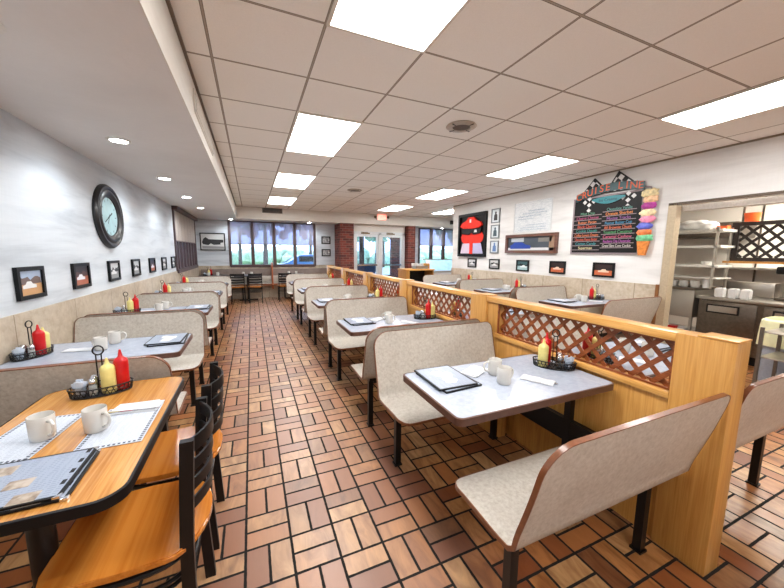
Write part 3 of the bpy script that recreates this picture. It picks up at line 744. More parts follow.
SIDES = {  # wall x, direction to the aisle, table length, bench length, bench outer gap
    'L': (-1.432, 1, .945, .965), 'R': (1.800, -1, 1.03, 1.03), 'M': (1.928, 1, 1.045, 1.035), 'W': (5.030, -1, 1.13, 1.13)}
ROWS = {'L': [2.87, 4.47, 6.08, 7.66], 'R': [1.35, 2.955, 4.47, 6.03, 7.60], 'M': [1.35, 2.955, 4.47, 6.03], 'W': [3.25, 4.80, 6.35]}
WHERE = {'L': 'left wall', 'R': 'aisle side of partition', 'M': 'far side of partition', 'W': 'right wall'}
GRP = {'L': 'left wall booths', 'R': 'aisle side booths', 'M': 'booths behind the partition', 'W': 'right wall booths'}
def ordi(i, n): return 'farthest' if i == n-1 and n > 1 else ['nearest', 'second', 'third', 'fourth'][i]
def condiments(x, y, z, rot, desc, near, order=0):
    """caddy with bottles and shakers standing in it; desc ends the labels"""
    o = inst('caddy', mk_caddy, (x, y, z), rot); tag(o, f'black wire condiment caddy on {desc}', 'caddy', 'condiment caddies')
    R_ = Matrix.Rotation(rot, 3, 'Z')
    def P(a, b): v = R_ @ Vector((a, b, 0)); return (x+v.x, y+v.y, z+.0055)
    flip = 1
    ka, kb = [((.080, .0), (.030, -.022)), ((.030, -.022), (.080, .0)), ((.048, -.030), (.064, .022))][order]
    o = inst('ketchup', mk_ketchup(M['red']), P(*ka)); tag(o, f'red squeeze bottle in the caddy on {desc}', 'bottle', 'red squeeze bottles')
    o = inst('mustard', mk_ketchup(M['yellow'], .86), P(*kb)); tag(o, f'pale yellow squeeze bottle in the caddy on {desc}', 'bottle', 'yellow squeeze bottles')
    o = inst('packets', mk_packets, P(-.078*flip, .0)); tag(o, f'glass cup of sugar packets in the caddy on {desc}', 'cup', 'sugar packet cups')
    o = inst('salt', mk_shaker(salt, M['chrome']), P(-.028*flip, -.026)); tag(o, f'glass salt shaker in the caddy on {desc}', 'shaker', 'salt shakers')
    o = inst('pepper', mk_shaker(pepper, M['chrome']), P(-.028*flip, .026)); tag(o, f'glass pepper shaker in the caddy on {desc}', 'shaker', 'pepper shakers')
for s in 'LRMW':
    wx, d, TL, BL = SIDES[s]; n = len(ROWS[s])
    for i, cy in enumerate(ROWS[s]):
        od = ordi(i, n); rz = 0 if d > 0 else PI
        desc = f'{od} grey table, {WHERE[s]}'
        t = inst('table'+s, mk_table(TL, s), (wx, cy, 0), rz)
        tag(t, f'{od} grey laminate booth table with brown edge, {WHERE[s]}', 'table', GRP[s]+' tables')
        bx = wx+d*(BL/2+(.01 if s != 'W' else .01))
        for k, (dy, r_) in enumerate(((-.5, 0), (.5, PI))):
            w_ = (-1 if d > 0 else 1)*(1 if k == 0 else -1)
            b = inst(f'bench{BL}{w_}', mk_bench(BL, w_, .862 if s == 'L' else .885), (bx, cy+dy, 0), r_)
            tag(b, f'beige booth bench on {"near" if k == 0 else "far"} side of {desc}', 'bench', GRP[s]+' benches')
        near = i < 2
        X = lambda q: wx+d*q
        z = TZ+.0022
        if s == 'R': condiments(X(.105 if i == 0 else .125), cy+.03, z, math.radians(132) if i == 0 else math.radians(-15), desc, near, 2 if i == 0 else (1 if i in (1, 3) else 0))
        elif s == 'L': condiments(X(.135 if i else .082), cy-.04, z, math.radians(18 if i else 68), desc, near, 1 if i in (0, 2, 3) else 0)
        elif s == 'M': condiments(X(.16), cy+.02, z, math.radians(90), desc, near, i % 2)
        else: condiments(X(.16), cy+.05, z, math.radians(155), desc, near, 0)
        if s == 'L': mugs = ((.43, -.02, 2.6), (.455, .15, .3)); mn = (.80, .10); np_ = ((.30, .02, 1.4), )
        else: mugs = ((.575, -.05, .1 if s == 'R' else .4), (.53, .075, 2.9)); mn = (.84, .125); np_ = ((.37, -.09, .5), (.61, .15, 2.1))
        for k, (a, b, r_) in enumerate(mugs):
            o = inst('mug', mk_mug, (X(a), cy+b, z), r_); tag(o, f'white coffee mug, {"nearer" if k == 0 else "farther"} of two on {desc}', 'mug', 'white coffee mugs')
        lower = inst('menu_plain', menu_thing(.235, .30, False), (X(mn[0])+.012, cy+mn[1]-.015, z), .06)
        tag(lower, f'black edged menu lying underneath another on {desc}', 'menu', 'menus on the grey tables')
        upper = inst('menu_art', menu_page2(.235, .30), (X(mn[0]), cy+mn[1], z+.0078), -.02)
        tag(upper, f'black edged menu lying on top of another on {desc}', 'menu', 'menus on the grey tables')
        for k, (a, b, r_) in enumerate(np_):
            if k == 0: o = inst('napkin', mk_napkin, (X(a), cy+b, z), r_); tag(o, f'white rolled napkin with cutlery beside the caddy on {desc}', 'napkin', 'rolled napkins')
            elif i < 3 and s == 'R': o = inst('fnapkin', mk_napkin_flat, (X(a), cy+b, z), r_); tag(o, f'white folded paper napkin beside the mugs on {desc}', 'napkin', 'folded napkins')

# ---- wooden box at the partition foot beneath the nearest table
o = bbox_('wooden_box', 1.70, 1.80, 1.86, 2.08, 0, .27, M['oak'], bev=.004); tag(o, 'low oak box on the floor under the nearest table beside the partition', 'box')

# ================================================================== PARTITION
def lattice_bm(y0, y1, z0, z1, pitch=.104, w=.0125):
    bm = bmesh.new()
    H = z1-z0
    for layer, sg in ((0, -1), (1, 1)):
        c = y0-H
        k = -4
        while True:
            base = y0+k*pitch+(.03 if layer else 0)
            # line y = base + sg*(z - z0)
            k += 1
            if base-H > y1: break
            ya, yb = (base, base+H) if sg > 0 else (base, base-H)
            t0, t1 = 0.0, 1.0
            dy = yb-ya
            for lim, sign in ((y0, 1), (y1, -1)):
                # sign*(ya+t*dy-lim) >= 0
                f0 = sign*(ya-lim); f1 = sign*(yb-lim)
                if f0 < 0 and f1 < 0: t0 = 2; break
                if f0 < 0: t0 = max(t0, f0/(f0-f1))
                elif f1 < 0: t1 = min(t1, f0/(f0-f1))
            if t0 >= t1-.03: continue
            A = Vector((0, ya+dy*t0, z0+H*t0)); B_ = Vector((0, ya+dy*t1, z0+H*t1)); dirv = (B_-A).normalized(); n = Vector((0, -dirv.z, dirv.y))*w
            x0, x1 = (-.006, -.0005) if layer == 0 else (.0005, .006)
            vs = []
            for xx in (x0, x1): vs.append([bm.verts.new(p+q+Vector((xx, 0, 0))) for p, q in ((A, n), (B_, n), (B_, -n), (A, -n))])
            bm.faces.new(vs[0]); bm.faces.new(vs[1][::-1])
            for i in range(4): bm.faces.new([vs[0][i], vs[0][(i+1) % 4], vs[1][(i+1) % 4], vs[1][i]])
    return bm
def mk_partition():
    r = empty('partition_panel'); L = 1.553; x = 1.87
    def bx(name, a, b, y0, y1, z0, z1, m, bev=.003): return bbox_(name, a, b, y0, y1, z0, z1, m, r, bev)
    bx('end_post', -.058, .058, .0, .213, 0, 1.083, M['oak']); bx('post_cap', -.06, .06, -.002, .135, 1.0835, 1.093, M['oakh'])
    bx('lower_panel', -.042, .042, .2135, L, 0, .79, M['oak'])
    bx('stile', -.042, .042, 1.43, L, .791, 1.039, M['oak'])
    bx('top_rail', -.056, .056, .2135, L, 1.04, 1.082, M['oakh'])
    for s in (-1, 1): bx('ledge_molding', s*.042, s*.06, .2135, 1.44, .755, .79, M['oakh'], .006)
    finish('lattice', lattice_bm(.216, 1.429, .792, 1.039), M['lattice'], r)
    bm = bmesh.new()
    for s in (-1, 1):
        xa, xb = sorted((s*.030, s*.040)); box(bm, xa, xb, .216, .228, .792, 1.038); box(bm, xa, xb, 1.417, 1.429, .792, 1.038); box(bm, xa, xb, .228, 1.417, .792, .802); box(bm, xa, xb, .228, 1.417, 1.029, 1.038)
    finish('lattice_frame', bm, M['lattice'], r)
    return r
for i in range(5):
    o = inst('partition', mk_partition, (1.87, .62+i*1.556, 0)); tag(o, f'{ordi(i, 5)} golden oak partition section with diagonal lattice beside the aisle', 'partition', 'lattice partition sections')
o = bbox_('end_post', 1.812, 1.928, .62+5*1.556, .62+5*1.556+.15, 0, 1.09, M['oak'], bev=.003); tag(o, 'golden oak post closing the far end of the lattice partition', 'post')

# ================================================================== WOODEN TABLE AND CHAIRS
wt = empty('dining_table', (-.66, 1.585, 0)); tag(wt, 'honey wood dining table with rounded corners and black base at lower left', 'table')
bm = bmesh.new(); prism(bm, rrect(-.285, .285, -.50, .50, .075, 10), TZ-.028, TZ); finish('tabletop', bm, M['woodtop'], wt)
bm = bmesh.new(); o1 = rrect(-.290, .290, -.505, .505, .078, 10); o2 = rrect(-.2825, .2825, -.4975, .4975, .072, 10); n = len(o1)
rg = [[bm.verts.new((x, y, z)) for x, y in p] for p, z in ((o2, TZ-.036), (o1, TZ-.034), (o1, TZ-.001), (o2, TZ+.0012))]
for A, B_ in zip(rg, rg[1:]):
    for i in range(n): bm.faces.new([A[i], A[(i+1) % n], B_[(i+1) % n], B_[i]])
finish('table_edge', bm, M['blackp'], wt, smooth=True)
for yy in (-.28, .28):
    bm = bmesh.new(); lathe(bm, [(.034, .03), (.034, TZ-.05)], 16, c=(0, yy, 0)); box(bm, -.16, .16, yy-.09, yy+.09, TZ-.05, TZ-.03)
    finish('pedestal', bm, M['black'], wt, smooth=True)
    bm = bmesh.new()
    box(bm, -.23, .23, yy-.03, yy+.03, .0, .03); box(bm, -.03, .03, yy-.16, yy+.16, .001, .031); finish('foot', bm, M['black'], wt)
def mk_chair():
    r = empty('ladder_back_chair')
    # seat: rounded at the rear, straight sides
    pts = []
    for k in range(13): t = math.radians(180+180*k/12); pts.append((.205*math.cos(t), -.12+.115*math.sin(t)))
    pts += [(.205, .0), (.2, .15), (.175, .20), (.12, .215), (-.12, .215), (-.175, .20), (-.2, .15), (-.205, 0)]
    bm = bmesh.new(); prism(bm, pts, .445, .468); bmesh.ops.bevel(bm, geom=[e for e in bm.edges if abs(e.verts[0].co.z-e.verts[1].co.z) < 1e-5], offset=.006, segments=2, affect='EDGES')
    finish('seat', bm, M['seatwood'], r, smooth=True)
    for s in (-1, 1):
        bm = bmesh.new()
        P = [(s*.167, -.19, 0), (s*.167, -.175, .3), (s*.167, -.178, .47), (s*.168, -.188, .65), (s*.168, -.20, .835)]
        for a, b in zip(P, P[1:]):
            v0 = [bm.verts.new((a[0]+dx, a[1]+dy, a[2])) for dx, dy in ((-.012, -.02), (.012, -.02), (.012, .02), (-.012, .02))]
            v1 = [bm.verts.new((b[0]+dx, b[1]+dy, b[2])) for dx, dy in ((-.012, -.02), (.012, -.02), (.012, .02), (-.012, .02))]
            for i in range(4): bm.faces.new([v0[i], v0[(i+1) % 4], v1[(i+1) % 4], v1[i]])
            if a is P[0]: bm.faces.new(v0[::-1])
            if b is P[-1]: bm.faces.new(v1)
        bmesh.ops.remove_doubles(bm, verts=bm.verts, dist=1e-5)
        finish('rear_post', bm, M['black'], r)
        bm = bmesh.new(); tube(bm, [(s*.165, .155, .44), (s*.175, .175, 0)], .0135, 10); finish('front_leg', bm, M['black'], r, smooth=True)
    for zc, hh in ((.80, .052), (.725, .04), (.655, .04), (.585, .04)):
        bm = bmesh.new(); n = 12; rows = []
        for k in range(n+1):
            x = -.16+.32*k/n; bow = .058*(1-(x/.16)**2); y = -.197-bow+(.835-zc)*.07
            rows.append([bm.verts.new((x, y+dy, zc+dz)) for dy, dz in ((-.004, -hh/2), (.004, -hh/2), (.004, hh/2), (-.004, hh/2))])
        for A, B_ in zip(rows, rows[1:]):
            for k in range(4): bm.faces.new([A[k], A[(k+1) % 4], B_[(k+1) % 4], B_[k]])
        bm.faces.new(rows[0]); bm.faces.new(rows[-1][::-1]); finish('back_slat', bm, M['black'], r, smooth=True)
    for z, k_ in ((.405, 1.0), (.33, .96), (.30, .92)):
        bm = bmesh.new(); ring = []
        for k in range(28): t = 2*PI*k/28; ring.append((.172*k_*math.copysign(abs(math.cos(t))**.7, math.cos(t)), -.01+.178*k_*math.copysign(abs(math.sin(t))**.7, math.sin(t))-(0 if z > .4 else .0), z))
        tube(bm, ring, .008 if z < .4 else .011, 8, True); finish('ring_stretcher' if z < .4 else 'seat_frame', bm, M['black'], r, smooth=True)
    return r
o = inst('chair', mk_chair, (-.418, 1.33, 0), PI/2); tag(o, 'nearest black ladder back chair with amber wood seat at the honey wood table', 'chair', 'ladder back chairs')
o = inst('chair', mk_chair, (-.415, 1.805, 0), PI/2); tag(o, 'second black ladder back chair at the honey wood table, farther from viewer', 'chair', 'ladder back chairs')
zt = TZ+.0018
condiments(-.705, 1.965, zt, math.radians(12), 'honey wood table', True)
def mk_placemat():
    r = empty('placemat'); w, d = .20, .34; bm = bmesh.new(); prism(bm, [(-w/2, -d/2), (w/2, -d/2), (w/2, d/2), (-w/2, d/2)], 0, .0012); finish('mat_paper', bm, M['mat_'], r)
    bm = bmesh.new(); n = 22
    for i in range(n):
        y = -d/2+.012+(d-.024)*i/(n-1)
        for x in (-w/2+.010, w/2-.010): box(bm, x-.005, x+.005, y-.004, y+.004, .0012, .0016)
    n = 13
    for i in range(1, n-1):
        x = -w/2+.010+(w-.02)*i/(n-1)
        for y in (-d/2+.010, d/2-.010): box(bm, x-.004, x+.004, y-.005, y+.005, .0012, .0016)
    finish('checked_border', bm, M['matborder'], r); return r
o = inst('placemat', mk_placemat, (-.502, 1.56, zt)); tag(o, 'paper placemat with checked border on the honey wood table by the aisle', 'placemat', 'paper placemats')
o = inst('placemat', mk_placemat, (-.80, 1.575, zt), -.10); tag(o, 'paper placemat with checked border on the honey wood table away from the aisle', 'placemat', 'paper placemats')
o = inst('mug', mk_mug, (-.585, 1.545, zt+.0018), -.6); tag(o, 'white coffee mug beside the aisle placemat on the honey wood table', 'mug', 'white coffee mugs')
o = inst('mug', mk_mug, (-.742, 1.55, zt+.0018), -.7); tag(o, 'white coffee mug on the inner placemat of the honey wood table', 'mug', 'white coffee mugs')
o = inst('fnapkin', mk_napkin_flat, (-.50, 1.70, zt+.0018), 1.5); tag(o, 'white folded paper napkin on the placemat of the honey wood table', 'napkin', 'folded napkins')
kn = empty('table_knife', (-.53, 1.665, zt+.0085), -.12); tag(kn, 'steel table knife lying across the napkin on the honey wood table', 'knife')
bm = bmesh.new(); prism(bm, [(-.08, -.008), (-.02, -.006), (-.02, .004), (-.08, .009)], 0, .004); finish('knife_handle', bm, M['chrome'], kn)
bm = bmesh.new(); prism(bm, [(-.02, -.005), (.11, -.004), (.125, .003), (-.02, .004)], .001, .003); finish('knife_blade', bm, M['chrome'], kn)
o = inst('menu_lower', menu_thing(.29, .255), (-.655, 1.244, zt), .03); tag(o, 'black edged menu lying underneath on the honey wood table', 'menu', 'menus on the wood table')
o = copytree(o, (-.668, 1.252, zt+.0078), 0.0); tag(o, 'black edged menu lying on top, printed with food pictures, on the honey wood table', 'menu', 'menus on the wood table')

# ================================================================== WALL THINGS
def frame_x(x, d, y0, y1, z0, z1, m, label, cat='picture', group=None, fw_=.028, th=.024, fm=None, name='framed_picture', extra=None, matm=None):
    """picture on a wall of constant x; d = direction into the room"""
    r = empty(name, (x, (y0+y1)/2, (z0+z1)/2)); tag(r, label, cat, group); w, h = (y1-y0)/2, (z1-z0)/2
    bm = bmesh.new(); a, b = sorted((d*.001, d*th))
    for q in ((-w, w, h-fw_, h), (-w, w, -h, -h+fw_), (-w, -w+fw_, -h+fw_, h-fw_), (w-fw_, w, -h+fw_, h-fw_)): box(bm, a, b, *q)
    finish('frame', bm, fm or M['blackp'], r)
    a, b = sorted((d*.001, d*.010)); bbox_('picture_print', a, b, -w+fw_, w-fw_, -h+fw_, h-fw_, m, r)
    return r
def frame_y(y, x0, x1, z0, z1, m, label, fw_=.03, group=None):
    r = empty('framed_picture', ((x0+x1)/2, y, (z0+z1)/2)); tag(r, label, 'picture', group); w, h = (x1-x0)/2, (z1-z0)/2
    bm = bmesh.new()
    for a, b, c, e in ((-w, w, h-fw_, h), (-w, w, -h, -h+fw_), (-w, -w+fw_, -h+fw_, h-fw_), (w-fw_, w, -h+fw_, h-fw_)): box(bm, a, b, -.024, -.001, c, e)
    finish('frame', bm, M['blackp'], r); bbox_('picture_print', -w+fw_, w-fw_, -.01, -.001, -h+fw_, h-fw_, m, r); return r
def art(r, d, w, h, cols, seed):
    """simple printed scene: sky or backdrop, ground, dark mass and a pale low car"""
    rnd = random.Random(seed); sky, gnd, mass, car_ = [ink(*c) for c in cols]
    def q(n, poly, t, m): wallpoly(n, 0, d*t, d*.0008, [(a*w, b*h) for a, b in poly], m, r)
    q('photo_sky', [(-1, -.1), (1, -.1), (1, 1), (-1, 1)], .0101, sky); q('photo_ground', [(-1, -1), (1, -1), (1, -.1), (-1, -.1)], .0101, gnd)
    q('photo_backdrop', [(-.95, -.1)]+[(-.9+1.8*k/8, rnd.uniform(.1, .55)) for k in range(9)]+[(.95, -.1)], .0112, mass)
    x = rnd.uniform(-.2, .2); q('photo_subject', [(x-.6, -.45), (x+.6, -.45), (x+.62, -.2), (x+.3, -.1), (x+.15, .12), (x-.2, .12), (x-.35, -.12), (x-.6, -.2)], .0122, car_)
BW_ = ((206, 208, 210), (150, 150, 152), (40, 40, 44), (226, 226, 226)); RC_ = ((160, 176, 200), (200, 152, 104), (110, 90, 84), (226, 224, 222)); RD_ = ((50, 44, 50), (176, 104, 80), (86, 60, 60), (220, 220, 224))
TL_ = ((60, 96, 100), (160, 190, 192), (20, 34, 38), (224, 232, 232)); OR_ = ((44, 26, 22), (196, 100, 60), (30, 20, 20), (228, 196, 170))
XL = WL+.0005
lab = ['small black framed racing photo nearest the viewer on the left wall', 'second small black framed photo on the left wall, red scene with white car', 'third small black framed photo on the left wall, black and white',
       'fourth small black framed photo on the left wall, below and past the clock', 'fifth small black framed photo on the left wall', 'sixth small black framed photo on the left wall', 'small black framed photo on the left wall next to the side window']
for i, c in enumerate((3.10, 3.85, 4.63, 5.40, 6.19, 6.95, 7.70)):
    r = frame_x(XL, 1, c-.155, c+.155, 1.10, 1.325, [M['photocar'], M['photocar'], M['photobw'], M['photobw'], M['photocar'], M['photobw'], M['photobw']][i], lab[i], group='small framed photos on the left wall')
    art(r, 1, .127, .0845, [RC_, RD_, BW_, BW_, RD_, BW_, BW_][i], 20+i)
# clock
ck = empty('wall_clock', (XL, 4.62, 1.81)); tag(ck, 'large black oval rimmed wall clock with pale teal face on the left wall', 'clock')
def ring_x(bm, prof, a, b, n=48):
    rows = [[bm.verts.new((x, (a-o)*math.cos(2*PI*k/n), (b-o)*math.sin(2*PI*k/n))) for k in range(n)] for o, x in prof]
    for A, B_ in zip(rows, rows[1:]):
        for k in range(n): bm.faces.new([A[k], A[(k+1) % n], B_[(k+1) % n], B_[k]])
    return rows
bm = bmesh.new(); ring_x(bm, [(0, .002), (0, .025), (.018, .045), (.04, .045), (.055, .036), (.075, .050), (.10, .048), (.115, .034), (.135, .030), (.14, .018)], .375, .345); finish('clock_rim', bm, plain('black_lacquer', srgb(14, 14, 18), .38, coat=.15), ck, smooth=True)
bm = bmesh.new(); rows = ring_x(bm, [(.138, .018), (.137, .0185)], .375, .345); bm.faces.new(rows[-1]); finish('clock_face', bm, M['clockface'], ck)
bm = bmesh.new()
for k in range(12):
    t = 2*PI*k/12; box(bm, .0188, .0196, -.005, .005, .17, .20, M4=Matrix.Rotation(t, 4, 'X'))
finish('hour_mark', bm, plain('grey_ink', srgb(96, 116, 122), .5), ck)
for name, ang, l, w in (('hour_hand', math.radians(-62), .10, .006), ('minute_hand', math.radians(118), .14, .004), ('second_hand', math.radians(150), .09, .002)):
    bm = bmesh.new(); box(bm, .020, .022, -w, w, -.03, l, M4=Matrix.Rotation(ang, 4, 'X')); finish(name, bm, M['blackp'], ck)
XR = WR-.0005
labs = ['small black framed orange toned photo beneath the flavour board on the right wall', 'small black framed reddish photo below right of the long brown frame', 'small black framed teal photo below left of the long brown frame', 'small black framed photo below the stack of three portrait photos', 'small black framed photo directly below the red shirt display']
for i, (c, w, m) in enumerate(((3.345, .17, 'photored'), (4.18, .165, 'photored'), (5.0, .165, 'photoblue'), (5.84, .165, 'photobw'), (6.65, .165, 'photobw'))):
    r = frame_x(XR, -1, c-w, c+w, 1.085, 1.31, M[m], labs[i], group='small framed photos on the right wall'); art(r, -1, w-.028, .0845, [OR_, OR_, TL_, BW_, BW_][i], 40+i)
for i, (z0, z1) in enumerate(((2.11, 2.425), (1.77, 2.07), (1.44, 1.72))):
    r = frame_x(XR, -1, 5.73, 6.0, z0, z1, M[('photobw', 'photoblue', 'photoblue')[i]], ('topmost', 'middle', 'lowest')[i]+' of three portrait photos stacked beside the red shirt display', fm=plain('grey_frame', srgb(120, 124, 128), .4), fw_=.022, group='stacked portrait photos')
    for n_, pl, t_, c_ in (('photo_backdrop', [(-.11, -(z1-z0)/2+.024), (.11, -(z1-z0)/2+.024), (.11, (z1-z0)/2-.024), (-.11, (z1-z0)/2-.024)], .0101, (206, 214, 218)), ('photo_person', [(-.06, -.10), (.06, -.10), (.05, .02), (.02, .04), (.03, .08), (0, .10), (-.03, .08), (-.02, .04), (-.05, .02)], .0112, ((40, 40, 44), (60, 80, 90), (90, 120, 170))[i])): wallpoly(n_, 0, -t_, -.0008, pl, ink(*c_), r)
# red shirt display
rs = frame_x(XR, -1, 6.14, 7.22, 1.35, 2.405, M['boardblack'], 'large black framed display holding a red racing shirt and red cap', 'display', fw_=.06, th=.06, name='shirt_display')
red2 = plain('red_racing_cloth', srgb(226, 40, 20), .7, var=.15, scale=18)
rs.location = (XR, 6.68, 1.878)
sx = -.012
wallpoly('red_shirt', 0, sx, -.018, [(-.36, .06), (-.45, -.04), (-.40, -.15), (-.26, -.22), (-.20, -.34), (.20, -.34), (.26, -.22), (.40, -.15), (.45, -.04), (.36, .06), (.14, .12), (0, .06), (-.14, .12)], red2, rs)
wallpoly('white_patch', 0, sx-.019, -.004, [(-.45, -.45), (-.06, -.45), (-.06, -.20), (-.36, -.20)], ink(176, 172, 206), rs)
wallpoly('white_patch', 0, sx-.019, -.004, [(.06, -.45), (.45, -.45), (.36, -.20), (.06, -.20)], ink(206, 192, 208), rs)
wallpoly('red_cap', 0, sx-.02, -.05, [(.42, .22), (.36, .30), (.17, .36), (.1, .43), (-.1, .43), (-.17, .36), (-.36, .30), (-.42, .22), (-.3, .17), (0, .155), (.3, .17)], red2, rs)
wallpoly('dark_sunglasses', 0, sx-.02, -.03, [(-.40, .15), (.40, .15), (.34, .03), (.1, .01), (0, .06), (-.1, .01), (-.34, .03)], M['blackp'], rs)
wallpoly('glasses_glint', 0, sx-.051, -.002, [(-.24, .06), (-.12, .06), (-.15, .12), (-.22, .12)], M['whitep'], rs)
wallpoly('red_tie', 0, sx-.024, -.012, [(-.06, -.15), (.06, -.15), (.055, -.46), (-.055, -.46)], red2, rs)
wallpoly('cap_badge', 0, sx-.072, -.003, [(-.03, .30), (.03, .30), (.03, .38), (-.03, .38)], M['whitep'], rs)
ws = empty('white_sheet'); tag(ws, 'large white handwritten sheet on the right wall above the long brown frame', 'sheet')
wallpoly('sheet_paper', 0, XR, -.006, [(4.38, 1.86), (5.30, 1.86), (5.30, 2.45), (4.38, 2.45)], M['sheet'], ws)
for (q, c) in ((4.38, 1), (5.30, -1)):
    bm = bmesh.new(); box(bm, XR-.012, XR-.0062, min(q, q+c*.012), max(q, q+c*.012), 1.86, 2.45); finish('sheet_edge', bm, M['doorframe'], ws)
rnd = random.Random(3)
hw = ink(132, 156, 182)
for j, (z, y0, y1, t) in enumerate(((2.27, 4.55, 4.95, .014), (2.22, 4.5, 5.1, .016), (2.17, 4.62, 5.2, .018), (2.12, 4.8, 5.2, .014), (2.0, 4.5, 5.0, .009), (1.95, 4.5, 5.15, .010), (1.91, 4.5, 5.2, .009))):
    bm = bmesh.new(); k = int((y1-y0)/.012); tube(bm, [(XR-.0075, y0+i*.012, z+(t if i % 2 else -t)*rnd.uniform(.3, 1)) for i in range(k)], .0028, 4); finish('handwriting_line', bm, hw, ws)
lf = frame_x(XR, -1, 4.20, 5.49, 1.447, 1.822, M['photobw'], 'long brown framed picture with a blue racing car on the right wall', fw_=.055, th=.045, fm=mat_wood('walnut_frame', srgb(74, 46, 38), srgb(104, 68, 56), srgb(128, 90, 74), 1))
for ch in lf.children:
    if ch.name.startswith('picture_print'): ch.data.materials.clear(); ch.data.materials.append(ink(66, 74, 84))
wallpoly('picture_road', 0, -.0105, -.001, [(-.585, -.13), (.585, -.13), (.585, -.08), (-.585, -.08)], ink(206, 208, 210), lf)
wallpoly('picture_crowd', 0, -.0105, -.001, [(-.5, .03), (-.2, .03), (-.2, .11), (-.5, .11)], ink(120, 116, 110), lf)
wallpoly('picture_sign', 0, -.0105, -.001, [(.16, .04), (.5, .04), (.5, .12), (.16, .12)], ink(178, 186, 194), lf)
wallpoly('picture_car', 0, -.0108, -.0015, [(.52, -.10), (-.02, -.10), (-.02, -.04), (.1, -.02), (.2, .03), (.4, .03), (.47, -.02), (.52, -.03)], M['cardblue'], lf)
wallpoly('picture_side', 0, -.0105, -.001, [(-.585, -.13), (-.45, -.13), (-.45, .13), (-.585, .13)], ink(150, 120, 96), lf)

# ---- ice cream flavour board (y grows to the left as seen)
fb = empty('flavour_board', (XR, 0, 0)); tag(fb, 'black ice cream flavour board with checkered flags and tall scoop cone on the right wall', 'sign')
def wp(name, poly, t0, th, m, par=fb): return wallpoly(name, 0, -t0, -th, poly, m, par)
wp('board_panel', [(2.86, 1.44), (3.94, 1.44), (3.94, 2.345), (2.86, 2.345)], .001, .02, M['boardgrey'])
wp('board_face', [(2.885, 1.465), (3.91, 1.465), (3.91, 2.32), (2.885, 2.32)], .021, .003, M['boardblack'])
def flag(pts, name='checkered_flag'):
    """triangular flag with a checker inside"""
    r = wp(name, pts, .012, .018, M['boardblack'])
    bm = bmesh.new(); A, B_, C_ = [Vector(p) for p in (pts[0], pts[1], pts[2])]
    st = .072; ang = math.radians(38); ca, sa = math.cos(ang), math.sin(ang)
    def inside(p):
        s = [(b-a).x*(p-a).y-(b-a).y*(p-a).x for a, b in ((A, B_), (B_, C_), (C_, A))]; return all(q > .0015 for q in s) or all(q < -.0015 for q in s)
    c0 = (A+B_+C_)/3
    for i in range(-8, 9):
        for j in range(-8, 9):
            if (i+j) % 2: continue
            cc = c0+Vector((ca*i*st-sa*j*st, sa*i*st+ca*j*st))
            cs = [cc+Vector((ca*a-sa*b, sa*a+ca*b))*st*.5 for a, b in ((-1, -1), (1, -1), (1, 1), (-1, 1))]
            poly = [Vector(q) for q in cs]; T3 = [A, B_, C_]
            if (B_-A).x*(C_-A).y-(B_-A).y*(C_-A).x < 0: T3 = [A, C_, B_]
            T3 = [c0+(q-c0)*.86 for q in T3]
            for e in range(3):
                a, b = T3[e], T3[(e+1) % 3]; sd = lambda p: (b-a).x*(p-a).y-(b-a).y*(p-a).x; out = []
                for q in range(len(poly)):
                    p0, p1 = poly[q-1], poly[q]; d0, d1 = sd(p0), sd(p1)
                    if (d0 < 0) != (d1 < 0): out.append(p0+(p1-p0)*(d0/(d0-d1)))
                    if d1 >= 0: out.append(p1)
                poly = out
                if len(poly) < 3: break
            if len(poly) >= 3:
                v0 = [bm.verts.new((-.0305, q.x, q.y)) for q in poly]; v1 = [bm.verts.new((-.0325, q.x, q.y)) for q in poly]; n = len(poly)
                bm.faces.new(v0); bm.faces.new(v1[::-1])
                for k in range(n): bm.faces.new([v0[k], v0[(k+1) % n], v1[(k+1) % n], v1[k]])
    finish('flag_checks', bm, M['whitep'], r)
flag([(3.60, 2.625), (3.88, 2.31), (3.36, 2.38)])
flag([(3.235, 2.66), (3.42, 2.37), (2.875, 2.36)])
for c in ((3.66, 2.22), (3.07, 2.22)):
    bm = bmesh.new()
    for dy, dz in ((0, 0), (.075, .05), (-.075, .05), (0, .095), (0, -.085)):
        s = .036; vs = [(c[0]+dy+a, c[1]+dz+b) for a, b in ((0, -s), (s, 0), (0, s), (-s, 0))]
        v0 = [bm.verts.new((-.024, *q)) for q in vs]; v1 = [bm.verts.new((-.027, *q)) for q in vs]; bm.faces.new(v0); bm.faces.new(v1[::-1])
        for k in range(4): bm.faces.new([v0[k], v0[(k+1) % 4], v1[(k+1) % 4], v1[k]])
    finish('white_checks', bm, M['whitep'], fb)
n = 20
arc = [(3.88-1.02*k/n, 2.285+.08*math.sin(PI*k/n)+.045*k/n) for k in range(n+1)]; arc2 = [(y, z+.115) for y, z in reversed(arc)]
wp('title_banner', arc+arc2, .033, .010, plain('teal_banner', srgb(24, 70, 76), .4))
oranges = ink(222, 96, 44)
for k, ch in enumerate('CRUISE LINE'):
    if ch == ' ': continue
    f = (k+.5)/11; y = 3.88-1.02*f; z = 2.285+.08*math.sin(PI*f)+.045*f+.057
    text_obj('title_letter', ch, .145, oranges, (-.0445, y, z), (PI/2, 0, -PI/2), fb, .002)
wp('ribbon', [(3.60-.5*k/16, 2.275-.07*math.sin(PI*k/16)) for k in range(17)]+[(3.60-.5*k/16, 2.295+.02*math.sin(PI*k/16)) for k in reversed(range(17))], .044, .006, M['teal'])
text_obj('ribbon_lettering', 'Ice Creams', .06, ink(12, 60, 80), (-.0515, 3.35, 2.262), (PI/2, 0, -PI/2), fb, .001)
